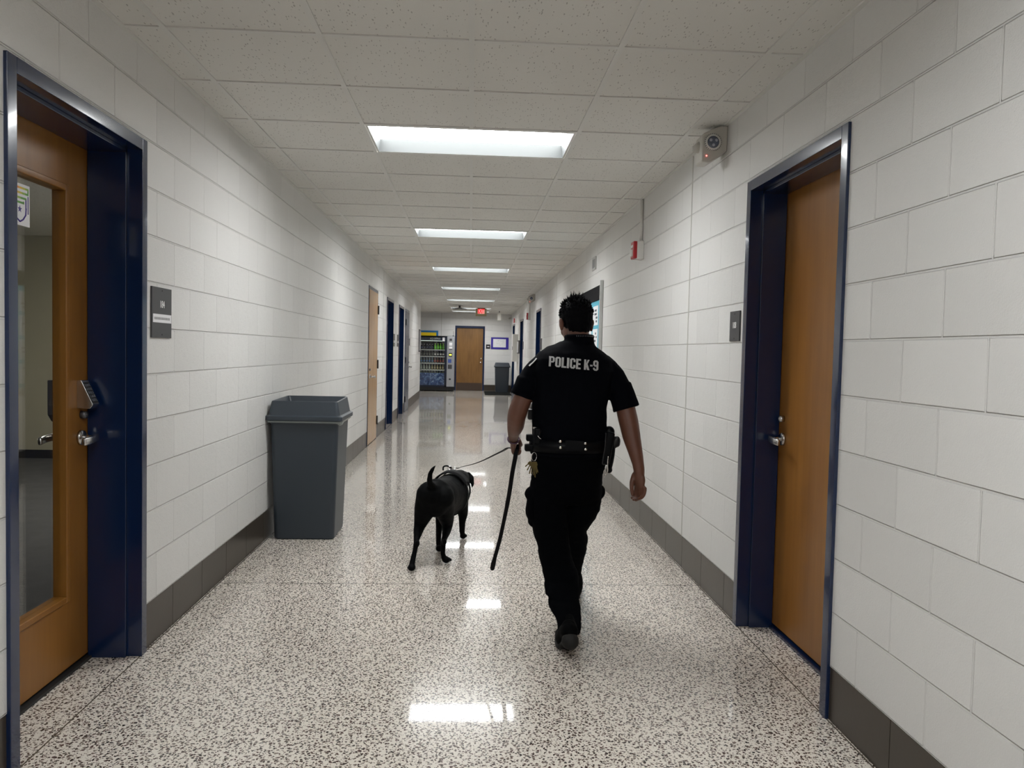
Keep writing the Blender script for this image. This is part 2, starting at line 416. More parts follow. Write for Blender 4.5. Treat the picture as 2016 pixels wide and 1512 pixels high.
for i, x in enumerate(xs[1:-1]):
    y = -6
    if i == 2:      # the centre runner stops at every light fixture
        for l in LIGHT_Y: box(tb, x-.012, x+.012, y, l, HC, HC+.0075); y = l+T
    box(tb, x-.012, x+.012, y, YF, HC, HC+.0075)
for x in xs_w[1:5]: box(tb, x-.012, x+.012, YC, YF, HC, HC+.0075)
box(tb, XL, XL+.022, -6, YC, HC-.0005, HC+.0075); box(tb, XR-.022, XR, -6, YF, HC-.0005, HC+.0075); box(tb, XN, XR, YF-.022, YF, HC-.0005, HC+.0075)
tag(obj('ceiling', bm, MT['tile']), kind='structure')
tag(obj('trim_2', tb, MT['tee']), kind='structure')
bm = BM(); box(bm, XN-.2, XR+.2, -6.2, YF+.3, HC+.25, HC+.3); tag(obj('ceiling_deck', bm, MT['white']), kind='structure')

# ceiling lights
where = ['behind the camera, two fixtures back, out of the picture', 'just above and behind the camera, out of the picture',
         'largest and nearest, above the hall before the dog', 'second from the camera, half the width of the nearest',
         'third from the camera down the hall', 'fourth from the camera down the hall', 'fifth, just before the exit sign',
         'sixth, partly hidden by the exit sign and round ceiling unit', 'last, against the far wall behind the exit sign']
for ly, wh in zip(LIGHT_Y, where):
    t = thing('ceiling_light', (XA+2*T, ly+T/2, HC), 'lit recessed ceiling panel light, '+wh, 'ceiling light', 'recessed ceiling lights along the hall')
    x0, x1, a, b = XA+T+.014, XA+3*T-.014, ly+.014, ly+T-.014
    h = .078
    bm = BM()
    o = [(x0, a, HC+.001), (x1, a, HC+.001), (x1, b, HC+.001), (x0, b, HC+.001)]
    i1 = [(x0+.012, a+.012, HC+.001), (x1-.012, a+.012, HC+.001), (x1-.012, b-.012, HC+.001), (x0+.012, b-.012, HC+.001)]
    i2 = [(x0+.022, a+.022, HC+h), (x1-.022, a+.022, HC+h), (x1-.022, b-.022, HC+h), (x0+.022, b-.022, HC+h)]
    rings(bm, [o, i1], cap=False, mi=1); rings(bm, [i1, i2], cap=False); obj('reflector_frame', bm, [MT['bevel'], MT['tee']], t)
    bm = BM(); rings(bm, [i2, [(p[0], p[1], p[2]+.01) for p in i2]]); obj('diffuser', bm, MT['lamp'], t)

# ------------------------------------------------------------------ doors
def lever(parent, x, s, y, z, dirn=-1, ln=.105, mat=None):
    """s=+1 stands off towards +x; lever points along y*dirn"""
    mat = mat or MT['steel']; bm = BM()
    cyl(bm, (x, y, z), (x+s*.012, y, z), .032, 24, .030); cyl(bm, (x+s*.01, y, z), (x+s*.06, y, z), .012, 14)
    tube(bm, curve([(x+s*.062, y-dirn*.014, z), (x+s*.068, y+dirn*.02, z), (x+s*.072, y+dirn*ln*.6, z-.003), (x+s*.064, y+dirn*ln, z-.006)], 5), [.016]*15+[.014], 12, .5, (1, 0, 0), e=4)
    return obj('lever_handle', bm, mat, parent, True)
def frame_mesh(bm, s, xf, y0, y1, depth, H=DH, fw=.05, proj=.012):
    """s=+1: corridor lies on +x side of the face at xf"""
    def bx(d0, d1, a, b, z0, z1):
        q = sorted((xf+s*d0, xf+s*d1)); box(bm, q[0], q[1], a, b, z0, z1)
    for a, b, st in ((y0, y0+fw, 1), (y1-fw, y1, -1)):
        bx(proj, -depth-.05, a, b, 0, H)
        if depth > .1:
            q = (b, b+.016) if st > 0 else (a-.016, a); bx(-.05, -depth+.003, q[0], q[1], 0, H-fw)
    bx(proj, -depth-.05, y0+fw-.001, y1-fw+.001, H-fw, H)
    if depth > .1: bx(-.05, -depth+.003, y0+fw, y1-fw, H-fw-.016, H-fw)
def recessed_door(name, s, xf, y0, y1, depth, leaf, handle=True, hmat=None, threshold='rubber'):
    t = thing(name, (xf, (y0+y1)/2, 0), kind='structure')
    bm = BM(); frame_mesh(bm, s, xf, y0, y1, depth); obj('door_frame', bm, MT['navy'], t, bevel=.0025)
    xs_ = sorted((xf-s*depth, xf-s*(depth+.044)))
    if leaf:
        bm = BM(); box(bm, xs_[0], xs_[1], y0+.053, y1-.053, .022, DH-.053); obj('door_leaf', bm, leaf, t, bevel=.002)
        if handle: lever(t, xf-s*depth, s, y1-.11, .955, -1)
    bm = BM(); q = sorted((xf-s*(depth-.02), xf-s*(depth+.06))); box(bm, q[0], q[1], y0+.05, y1-.05, 0, .012); obj('threshold', bm, MT[threshold], t)
    return t
# door 1: glazed wooden door beside sign 184
DL = .212
xd = XL-DL
t = recessed_door('door_1', 1, XL, *OL[0][:2], DL, None)
ga, gb, gz0, gz1 = 2.62, 3.17, .322, 1.955
ya, yb = OL[0][0]+.053, OL[0][1]-.053
bm = BM()
box(bm, xd-.044, xd, ya, ga-.02, .022, DH-.053); box(bm, xd-.044, xd, gb+.02, yb, .022, DH-.053)
box(bm, xd-.044, xd, ga-.02, gb+.02, .022, gz0-.02); box(bm, xd-.044, xd, ga-.02, gb+.02, gz1+.02, DH-.053)
obj('door_leaf', bm, MT['wood_l'], t)
bm = BM()
for a, b, c, d in ((ga-.026, ga, gz0-.026, gz1+.026), (gb, gb+.026, gz0-.026, gz1+.026), (ga, gb, gz0-.026, gz0), (ga, gb, gz1, gz1+.026)):
    box(bm, xd-.05, xd+.007, a, b, c, d)
obj('glazing_bead', bm, MT['wood_l'], t, bevel=.004)
bm = BM(); box(bm, xd-.025, xd-.019, ga, gb, gz0, gz1); obj('glass_pane', bm, MT['glass'], t)
lever(t, xd, 1, 3.292, .957, -1); lever(t, xd-.044, -1, 3.292, .957, -1)
bm = BM(); cyl(bm, (xd, 3.30, 1.052), (xd+.022, 3.30, 1.052), .0165, 20, .015); cyl(bm, (xd+.022, 3.30, 1.052), (xd+.025, 3.30, 1.052), .009, 14); obj('lock_cylinder', bm, MT['dsteel'], t, True)
# keypad lock housing: thin at the top, deep at the bottom
bm = BM(); yk0, yk1 = 3.262, 3.318
prof = [(0, 1.082), (0, 1.196), (.016, 1.198), (.020, 1.194), (.064, 1.100), (.064, 1.094), (.052, 1.080)]
prism(bm, prof, lambda a, b: (xd+a, yk0, b), lambda a, b: (xd+a, yk1, b)); kp = obj('keypad_lock', bm, MT['steel'], t, bevel=.002)
bm = BM()
d = Vector((.044, 0, -.094)); dn = Vector((.094, 0, .044)).normalized()
o0 = Vector((xd+.020, 0, 1.194))
def kpp(u, w, h): return o0 + d*u + dn*h + Vector((0, yk0+w, 0))
def slab(bm, u0, u1, w0, w1, h0, h1, mi=0):
    v = [bm.verts.new(kpp(u, w, h)) for u in (u0, u1) for w in (w0, w1) for h in (h0, h1)]
    for q in ((0, 1, 3, 2), (4, 6, 7, 5), (0, 4, 5, 1), (2, 3, 7, 6), (0, 2, 6, 4), (1, 5, 7, 3)): bm.faces.new([v[i] for i in q]).material_index = mi
slab(bm, .06, .97, .003, .053, 0, .0015); obj('key_panel', bm, MT['rubber'], kp)
bm = BM()
for i in range(5):
    for j in range(3): slab(bm, .14+i*.16, .25+i*.16, .007+j*.0145, .018+j*.0145, .0014, .0032)
obj('keypad', bm, MT['steel'], kp)
bm = BM(); prism(bm, [(3.18, 1.06), (3.18, 1.2), (3.32, 1.2), (3.32, 1.03), (3.21, 1.03)], lambda a, b: (xd-.044, a, b), lambda a, b: (xd-.075, a, b)); obj('inner_lock_housing', bm, MT['dsteel'], t, bevel=.004)
# sticker on the glass: a thing of its own
tk = thing('door_sticker', (xd-.016, 2.90, 1.77), 'white sticker with rainbow-striped shield and star on the glass door pane', 'sticker')
bm = BM(); box(bm, xd-.0188, xd-.0178, 2.835, 2.961, 1.774, 1.924); obj('sticker_sheet', bm, MT['paper'], tk, bevel=.0004)
cols = [(.55, .05, .03), (.75, .22, .03), (.72, .42, .04), (.55, .5, .06), (.28, .45, .06), (.12, .33, .06), (.05, .03, .22)]
cm = [plain('shield_colour_%s' % n, c, .5) for n, c in zip(('red', 'orange', 'amber', 'yellow', 'lime', 'green', 'indigo'), cols)]
bm = BM(); X0, X1 = xd-.0179, xd-.0172
def seg(a, b, c, d_, mi): box(bm, X0, X1, a, b, c, d_, mi)
for k, (ztop, yr) in enumerate(((1.913, 2.953), (1.895, 2.953), (1.877, 2.940), (1.860, 2.925))):
    n = 5
    for i in range(n):
        a = 2.848+(yr-2.848)*i/n; seg(a, 2.848+(yr-2.848)*(i+1)/n, ztop-.0075, ztop, min(5, i+k))
seg(2.946, 2.953, 1.894, 1.908, 5); seg(2.9475, 2.9525, 1.82, 1.885, 6); seg(2.933, 2.940, 1.835, 1.872, 6); seg(2.918, 2.925, 1.853, 1.862, 5)
cyh = 2.898
for sgn in (1, -1):
    pts = [(cyh+sgn*.0385, 1.84), (cyh+sgn*.036, 1.815), (cyh+sgn*.02, 1.797), (cyh, 1.787)]
    for (a, b), (c, d_) in zip(pts, pts[1:]):
        tube(bm, [(X1, a, b), (X1, c, d_)], .0028, 6, mi=6)
st = [(math.sin(i*PI/5)*(.0135 if i % 2 == 0 else .0055)+cyh, math.cos(i*PI/5)*(.0135 if i % 2 == 0 else .0055)+1.832) for i in range(10)]
prism(bm, st, lambda a, b: (X0, a, b), lambda a, b: (X1, a, b), 6)
obj('shield_emblem', bm, cm, tk)

# door 2: plain wooden door beside sign 108
DR = .171
t = recessed_door('door_2', -1, XR, *OR[0][:2], DR, MT['wood_r'], threshold='navy')
bm = BM(); xx = XR+DR; cyl(bm, (xx, 3.683, 1.055), (xx-.024, 3.683, 1.055), .0165, 20, .015); cyl(bm, (xx-.024, 3.683, 1.055), (xx-.027, 3.683, 1.055), .009, 14); obj('lock_cylinder', bm, MT['steel'], t, True)
for y in (OL[2], OL[3]): recessed_door('door_%d' % (4 if y is OL[2] else 5), 1, XL, y[0], y[1], .19, MT['navy'])
for n, y in zip((7, 8, 9), OR[1:]): recessed_door('door_%d' % n, -1, XR, y[0], y[1], .17, MT['navy'] if n != 9 else MT['wood_r'])
# flush doors that open into the hall
def flush_door(name, y0, y1, leaf, hinge_far):
    t = thing(name, (XL, (y0+y1)/2, 0), kind='structure')
    bm = BM(); frame_mesh(bm, 1, XL, y0, y1, .04, proj=.006); obj('door_frame', bm, MT['navy'], t, bevel=.002)
    bm = BM(); box(bm, XL-.032, XL+.0105, y0+.046, y1-.046, .012, DH-.046); obj('door_leaf', bm, leaf, t, bevel=.002)
    bm = BM(); box(bm, XL-.19, XL-.08, y0, y1, 0, DH); obj('frame_back', bm, MT['navy'], t)
    hy = y1-.046 if hinge_far else y0+.046
    for z in (.28, 1.12, 1.93):
        bm = BM(); box(bm, XL+.006, XL+.022, hy-.03, hy+.03, z-.062, z+.062); cyl(bm, (XL+.022, hy, z-.065), (XL+.022, hy, z+.065), .009, 10); obj('hinge', bm, MT['black'], t)
    ly = y0+.115 if hinge_far else y1-.115
    lever(t, XL+.0105, 1, ly, .96, 1 if hinge_far else -1)
    bm = BM(); cyl(bm, (XL+.01, ly, 1.06), (XL+.026, ly, 1.06), .016, 16); obj('lock_cylinder', bm, MT['dsteel'], t, True)
flush_door('door_3', OL[1][0], OL[1][1], MT['wood_p'], True)
flush_door('door_6', OL[4][0], OL[4][1], MT['slate'], False)
# far door
t = thing('door_10', ((FD[0]+FD[1])/2, YF, 0), kind='structure'); H2 = 2.187
bm = BM()
for a, b in ((FD[0], FD[0]+.055), (FD[1]-.055, FD[1])): box(bm, a, b, YF-.014, YF+.15, 0, H2)
box(bm, FD[0]+.054, FD[1]-.054, YF-.014, YF+.15, H2-.075, H2); obj('door_frame', bm, MT['navy'], t, bevel=.003)
bm = BM(); box(bm, FD[0]+.058, FD[1]-.058, YF+.03, YF+.075, .012, H2-.078); obj('door_leaf', bm, MT['wood_f'], t, bevel=.002)
bm = BM(); box(bm, FD[0]+.075, FD[1]-.075, YF+.026, YF+.031, .02, .26); obj('kick_plate', bm, plain('brown_kick_plate', (.06, .035, .022), .4), t)
bm = BM(); hx = FD[1]-.13; cyl(bm, (hx, YF+.03, .96), (hx, YF-.01, .96), .03, 18); ball(bm, (hx, YF-.03, .96), .03); obj('door_knob', bm, MT['chrome'], t, True)
bm = BM(); cyl(bm, (hx+.02, YF+.03, 1.09), (hx+.02, YF+.008, 1.09), .024, 18); obj('lock_cylinder', bm, MT['chrome'], t, True)

# ------------------------------------------------------------------ office seen through door 1
OX = -5.27; OY = 9.1
bm = BM(); box(bm, OX, XL-.23, -1, OY, .001, .008); tag(obj('floor', bm, MT['carpet']), kind='structure')
bm = BM(); box(bm, OX, XL-.22, OY, OY+.1, 0, HC); tag(obj('wall_office_far', bm, MT['office']), kind='structure')
bm = BM(); box(bm, OX-.1, OX, -1, OY+.1, 0, HC); tag(obj('wall_office_side', bm, MT['office']), kind='structure')
bm = BM(); box(bm, OX-.1, XL-.22, -1.1, -1, 0, HC); tag(obj('wall_office_near', bm, MT['office']), kind='structure')
bm = BM(); box(bm, OX-.1, XL-.2, -1.1, OY+.1, HC-.05, HC+.0); tag(obj('ceiling', bm, MT['tile']), kind='structure')
bm = BM(); box(bm, OX, XL-.23, OY-.01, OY, 0, .105); box(bm, OX, OX+.01, -1, OY, 0, .105); tag(obj('baseboard_office', bm, MT['rubber']), kind='structure')
t = thing('office_fill_light', (-2.25, 6.9, HC-.055), 'added ceiling panel that brightens the office, hidden from the hall', 'ceiling light')  # unseen panel, added to brighten the office behind the glass
bm = BM(); box(bm, -2.75, -1.75, 6.6, 7.2, HC-.065, HC-.0515); obj('lamp_frame', bm, MT['lampbox'], t)
bm = BM(); box(bm, -2.7, -1.8, 6.65, 7.15, HC-.068, HC-.064); obj('diffuser', bm, emit('office_fill_panel', (1, .97, .88), 34), t)
for y, z0, z1, lb, tint in ((8.93, 1.62, 1.86, 'upper paper notice on the office side wall, seen through glass door', (.55, .53, .47)), (8.92, 1.30, 1.58, 'middle paper notice with scribbled lines on office side wall', (.5, .52, .47)), (8.92, .95, 1.24, 'lowest pale blue-grey notice on the office side wall', (.42, .48, .5))):
    t = thing('wall_notice', (OX, y, z0), lb, 'notice', 'papers on the office wall'); bm = BM(); box(bm, OX+.001, OX+.004, y-.11, y+.12, z0, z1)
    for k in range(3): box(bm, OX+.004, OX+.0046, y-.08, y+.06, z0+.04+k*.07, z0+.07+k*.07, 1)
    obj('paper_sheet', bm, [plain('notice_paper', tint, .8), plain('taupe_print', (.3, .29, .26), .7)], t)
t = thing('office_strobe', (OX, 8.93, 2.25), 'round strobe on cream plate high on office wall behind the glass', 'strobe')
bm = BM(); box(bm, OX+.001, OX+.03, 8.83, 9.06, 2.08, 2.5); obj('back_plate', bm, plain('cream_plastic', (.6, .58, .42), .5), t, bevel=.006)
bm = BM(); ball(bm, (OX+.03, 8.94, 2.27), .035, .075, .075); obj('strobe_lens', bm, MT['lens'], t, True)

# ------------------------------------------------------------------ wall signs
def plate(name, s, xf, y0, y1, z0, z1, label, cat='sign', num=None, strip=False, group=None, mat='sign', th=.008):
    """s=+1 for left wall (faces +x)"""
    t = thing(name, (xf, (y0+y1)/2, z0), label, cat, group)
    q = sorted((xf, xf+s*th)); bm = BM(); box(bm, q[0], q[1], y0, y1, z0, z1); obj('sign_plate', bm, MT[mat], t, bevel=.0015)
    xo = xf+s*th; mid = (y0+y1)/2
    if num:
        text_obj('number', num, .045, lambda a, b, c: Vector((xo+s*(.0004+c), mid+s*a, z0+(z1-z0)*(.66 if strip else .52)+b)), MT['ink'], t, .0004, .82)
        for z in (z1-.014, z0+.014): bm = BM(); cyl(bm, (xo-s*.001, mid, z), (xo+s*.0015, mid, z), .0035, 10); obj('screw', bm, MT['black'], t)
    if strip:
        zz = z0+(z1-z0)*.30; q = sorted((xo, xo+s*.0015)); bm = BM(); box(bm, q[0], q[1], y0+.008, y1-.008, zz-.0, zz+.038); q = sorted((xo+s*.0014, xo+s*.0019)); yy = y0+.02
        random.seed(3)
        while yy < y1-.03:
            w = random.uniform(.006, .016); box(bm, q[0], q[1], yy, yy+w, zz+.013, zz+.024, 1); yy += w+.003
        obj('name_strip', bm, [MT['paper'], MT['grey_ink']], t)
    return t
plate('room_sign', 1, XL, 3.469, 3.690, 1.383, 1.609, 'charcoal room sign numbered 184 with white name strip', num='184', strip=True)
plate('room_sign', -1, XR, 3.850, 3.996, 1.435, 1.590, 'small charcoal room sign numbered 108 beside the plain wooden door', num='108')
plate('room_sign', 1, XL, 14.10, 14.33, 1.40, 1.63, 'dark sign on left wall just past the first navy recessed doorway', strip=True, group='far room signs')
plate('room_sign', 1, XL, 14.82, 15.05, 1.40, 1.63, 'dark sign on left wall just before the second navy recessed doorway', strip=True, group='far room signs')
plate('room_sign', 1, XL, 17.68, 17.86, 1.44, 1.60, 'small dark sign past the slate blue flush door on left wall', group='far room signs')
plate('room_sign', -1, XR, 14.78, 14.98, 1.40, 1.62, 'dark sign on right wall before the nearest navy doorway, beside officer', group='far room signs')
plate('room_sign', -1, XR, 19.92, 20.08, 1.42, 1.62, 'dark sign on right wall before the second navy doorway', group='far room signs')
plate('outlet_cover', 1, XL, 17.80, 17.90, .40, .52, 'pale outlet cover low on left wall past slate blue door', 'outlet', mat='white')
t = thing('room_sign', (.59, YF, 1.42), 'small square black sign on far wall right of the wooden door', 'sign', 'far room signs')
bm = BM(); box(bm, .519, .663, YF-.01, YF, 1.43, 1.575); obj('sign_plate', bm, MT['black'], t)
bm = BM(); box(bm, .555, .63, YF-.0115, YF-.009, 1.49, 1.515); obj('faded_print', bm, MT['ink'], t)
t = thing('framed_notice', (.98, YF, 1.42), 'white notice on purple-blue backing on the far wall', 'notice')
bm = BM(); box(bm, .686, 1.281, YF-.012, YF, 1.42, 1.82); obj('blue_backing', bm, plain('violet_blue_card', (.03, .015, .28), .6), t)
bm = BM(); box(bm, .757, 1.19, YF-.015, YF-.011, 1.485, 1.765); random.seed(5)
for k in range(22): a = random.uniform(.86, 1.08); z = random.uniform(1.53, 1.73); box(bm, a, a+random.uniform(.02, .06), YF-.0157, YF-.0148, z, z+.006, 1)
obj('paper_sheet', bm, [MT['paper'], plain('pale_grey_print', (.5, .5, .52), .7)], t)
t = thing('bulletin_board', (-1.5, YF, 1.2), 'yellow bulletin board with blue border above the vending machine', 'bulletin board')
bm = BM(); box(bm, -2.4, -1.10, YF-.02, YF-.0016, 1.1, 2.0); obj('blue_border', bm, plain('bright_blue_border', (.01, .16, .40), .5), t)
bm = BM(); box(bm, -2.33, -1.165, YF-.024, YF-.018, 1.17, 1.935); obj('yellow_sheet', bm, plain('yellow_paper', (.85, .62, .01), .7), t)
t = thing('wall_panel', (XL, 21.2, 1.28), 'thin dark framed panel edge-on at the end of left wall', 'frame')
bm = BM(); box(bm, XL, XL+.02, 20.95, 21.55, 1.29, 1.90); obj('frame_panel', bm, MT['sign'], t, bevel=.003)
bm = BM(); box(bm, XL+.019, XL+.022, 20.99, 21.51, 1.33, 1.86); obj('picture_sheet', bm, MT['grey_ink'], t)

# display case on the right wall behind the officer
t = thing('display_case', (XR, 9.1, .9), 'wall display case with aluminium edge, black header and light blue papers', 'display case')
ya, yb, z0, z1 = 7.98, 10.35, .85, 2.075; xw = XR-.0016
bm = BM(); box(bm, xw-.014, xw, ya+.01, yb, z0, z1); obj('back_panel', bm, plain('sky_blue_paper', (.10, .42, .55), .7), t)
alu = plain('brushed_aluminium', (.62, .63, .63), .3, .35)
bm = BM(); box(bm, xw-.034, xw, ya, ya+.03, z0-.02, z1+.045); obj('aluminium_edge', bm, alu, t, bevel=.004)
bm = BM(); box(bm, xw-.034, xw, yb-.03, yb, z0-.02, z1+.045); obj('aluminium_edge', bm, alu, t, bevel=.004)
bm = BM(); box(bm, xw-.030, xw, ya+.03, yb-.03, z0-.015, z0+.02); obj('bottom_rail', bm, alu, t, bevel=.002)
bm = BM(); box(bm, xw-.026, xw, ya+.03, yb-.03, z1-.15, z1); obj('black_header', bm, plain('black_header_card', (.018, .018, .02), .9, spec=.08), t)
bm = BM(); box(bm, xw-.017, xw-.013, ya+.03, ya+.13, z0+.02, z1-.15); obj('inner_border', bm, plain('dark_blue_border', (.015, .07, .14), .5), t)
bm = BM(); random.seed(11)
for k in range(5):
    for j in range(4):
        y = ya+.20+k*.42; z = z0+.06+j*.25; box(bm, xw-.0165, xw-.0135, y, y+.33, z, z+.21)
        for q in range(4):
            yy = y+.03+random.uniform(0, .12); zz = z+.03+q*.04; box(bm, xw-.0175, xw-.0162, yy, yy+random.uniform(.06, .16), zz, zz+.022, 1)
tag(obj('pinned_papers', bm, [MT['paper'], plain('dark_print', (.06, .07, .09), .6)], t), kind='stuff')

# emergency light, near right
def emergency_light(y, label, sc_=1.0):
    t = thing('emergency_light', (XR, y, HC-.2), label, 'emergency light', 'emergency lights on right wall')
    f = lambda a, yy: (lambda p, q: (XR-p*sc_, yy, HC-.001-q*sc_))
    pr = [(0, 0), (.04, 0), (.135, .045), (.142, .06), (.142, .195), (.095, .2), (0, .135)]
    bm = BM(); prism(bm, pr, f(0, y), f(0, y+.12*sc_)); b = obj('housing', bm, MT['beige'], t, bevel=.01, seg=3)
    cx, cz = XR-.082*sc_, HC-.001-.092*sc_
    bm = BM(); cyl(bm, (cx, y+.01, cz), (cx, y-.008, cz), .047*sc_, 28, .043*sc_); obj('lamp_bezel', bm, MT['white'], t, True)
    bm = BM()
    for k in range(26): a = k/26*2*PI; bx_ = (cx+math.cos(a)*.044*sc_, cz+math.sin(a)*.044*sc_); cyl(bm, (bx_[0], y-.001, bx_[1]), (bx_[0], y-.0095, bx_[1]), .0022*sc_, 6)
    obj('bezel_slots', bm, MT['sign'], t)
    bm = BM(); ball(bm, (cx, y-.007, cz), .033*sc_, .010, .033*sc_, 18); ln = obj('lamp_lens', bm, MT['lens'], t, True)
    bm = BM()
    for a in (PI/2*3, PI/6, PI*5/6): ball(bm, (cx+math.cos(a)*.017*sc_, y-.015, cz+math.sin(a)*.017*sc_), .009*sc_, .003, .009*sc_, 10)
    obj('led_emitter', bm, plain('pale_lens', (.35, .37, .45), .2), ln, True)
    bm = BM(); ball(bm, (XR-.115*sc_, y-.002, HC-.001-.165*sc_), .0035, n=8); obj('status_led', bm, MT['led'], t)
    bm = BM(); cyl(bm, (XR-.13*sc_, y+.065*sc_, HC-.001-.105*sc_), (XR-.172*sc_, y+.065*sc_, HC-.001-.115*sc_), .036*sc_, 18, .016*sc_); obj('side_lamp', bm, MT['beige'], t, True)
emergency_light(4.15, 'warm grey emergency light with round blue lens, nearest, high by the ceiling')
emergency_light(16.6, 'distant emergency light above the right wall doorways, far beyond the officer')
# fire alarms
def fire_alarm(y, z0, z1, label, conduit=True, w=.13):
    t = thing('fire_alarm', (XR, y, z0), label, 'fire alarm', 'fire alarms on the right wall')
    bm = BM(); box(bm, XR-.055, XR, y-w/2, y+w/2, z0, z1); obj('white_box', bm, MT['white'], t, bevel=.004)
    bm = BM(); box(bm, XR-.085, XR-.054, y-w/2, y+w/2, z0+.004, z1-.002); r = obj('red_housing', bm, MT['red'], t, bevel=.006)
    bm = BM(); box(bm, XR-.098, XR-.084, y-w*.32, y+w*.32, z0+.02, z0+.075); obj('strobe_lens', bm, MT['white'], r, bevel=.004)
    bm = BM(); box(bm, XR-.088, XR-.0845, y-w*.3, y+w*.3, z1-.05, z1-.03); obj('white_print', bm, MT['ink'], r)
    if conduit:
        bm = BM(); cyl(bm, (XR-.014, y, z1), (XR-.014, y, HC-.002), .0125, 14); box(bm, XR-.03, XR, y-.02, y+.02, z1-.001, z1+.012); obj('conduit', bm, MT['white'], t, True)
fire_alarm(6.18, 2.12, 2.262, 'red and white fire alarm strobe, nearest, below a white conduit', w=.11)
fire_alarm(17.9, 2.10, 2.26, 'red fire alarm beyond the second emergency light, below a thin conduit')
fire_alarm(23.3, 2.22, 2.36, 'tiny red fire alarm over the farthest right doorway', False)
t = thing('wall_grille', (XR, 8.6, 2.29), 'small grey louvred plate high on right wall above display case', 'vent')
bm = BM(); box(bm, XR-.012, XR, 8.48, 8.72, 2.285, 2.43); obj('grille_frame', bm, plain('grey_vent_metal', (.42, .42, .41), .4), t, bevel=.002)
bm = BM(); box(bm, XR-.014, XR-.011, 8.52, 8.68, 2.31, 2.405); obj('louvres', bm, plain('dark_vent_metal', (.2, .2, .2), .5), t)
# white cabinet and dark frame far right
t = thing('wall_cabinet', (XR, 22.5, 1.05), 'narrow white cabinet standing out from the far right wall', 'cabinet')
bm = BM(); box(bm, XR-.15, XR, 22.3, 22.75, 1.06, 1.86); cb = obj('cabinet_body', bm, MT['white'], t, bevel=.008)
bm = BM(); box(bm, XR-.155, XR-.149, 22.31, 22.74, 1.07, 1.85); obj('cabinet_door', bm, MT['white'], t, bevel=.003)
bm = BM(); box(bm, XR-.165, XR-.15, 22.40, 22.42, 1.4, 1.5); obj('pull', bm, MT['dsteel'], t)
t = thing('framed_notice', (XR, 21.85, 1.3), 'pair of dark framed notices on right wall before the white cabinet', 'frame')
for a, b in ((21.5, 21.8), (21.85, 22.15)):
    bm = BM(); box(bm, XR-.035, XR, a, b, 1.30, 1.67); fr = obj('picture_frame', bm, MT['sign'], t, bevel=.003); bm = BM(); box(bm, XR-.037, XR-.034, a+.03, b-.03, 1.33, 1.64); obj('paper_sheet', bm, MT['paper'], fr)
# things under the ceiling at the far end
t = thing('exit_sign', (.285, 22.6, HC), 'red lit EXIT sign hanging from the far ceiling', 'exit sign')
bm = BM(); box(bm, .17, .40, 22.57, 22.63, HC-.02, HC); obj('canopy', bm, MT['brass'], t)
bm = BM(); box(bm, .125, .445, 22.58, 22.62, HC-.235, HC-.018); obj('housing', bm, plain('brassy_metal', (.40, .34, .20), .4, .3), t, bevel=.003)
bm = BM(); box(bm, .185, .385, 22.574, 22.581, HC-.165, HC-.028); obj('lit_panel', bm, emit('pink_red_panel', (1, .42, .38), .5), t)
text_obj('exit_lettering', 'EXIT', .175, lambda a, b, c: Vector((.285+a, 22.572-c, HC-.097+b)), emit('red_letters', (1, .004, .02), .32), t, .006, .56)
t = thing('ceiling_dome', (-.33, 21.5, HC), 'dark round disc unit hanging from the far ceiling on a stem', 'ceiling unit')
bm = BM(); cyl(bm, (-.33, 21.5, HC), (-.33, 21.5, HC-.001), .05, 18); cyl(bm, (-.33, 21.5, HC-.01), (-.33, 21.5, HC-.06), .03, 12, .022); obj('stem', bm, MT['dsteel'], t, True)
bm = BM(); prof = [(.02, -.06), (.12, -.078), (.20, -.09), (.215, -.10), (.20, -.11), (.08, -.122), (.005, -.124)]
rings(bm, [hring(-.33, 21.5, HC+z, r, r, 28) for r, z in prof]); obj('disc', bm, plain('mid_grey_plastic', (.2, .2, .2), .5), t, True)
t = thing('hanging_speaker', (.87, 24, HC), 'white box hanging from ceiling near the far wall', 'speaker')
bm = BM(); cyl(bm, (.87, 24, HC), (.87, 24, HC-.06), .012, 10); obj('hanger_rod', bm, MT['dsteel'], t)
bm = BM(); box(bm, .82, .925, 23.9, 24.1, HC-.29, HC-.055); obj('speaker_body', bm, MT['white'], t, bevel=.01)
t = thing('corner_camera', (XR, YF, 2.5), 'tiny white camera in the far right upper corner', 'camera')
bm = BM(); box(bm, XR-.03, XR, 25.95, 26.05, 2.47, 2.53); cyl(bm, (XR-.03, 26.0, 2.5), (XR-.07, 25.95, 2.49), .008, 8); obj('bracket', bm, MT['white'], t)
bm = BM(); cyl(bm, (XR-.04, 26.0, 2.48), (XR-.09, 25.86, 2.46), .03, 14); obj('camera_body', bm, MT['beige'], t, True)

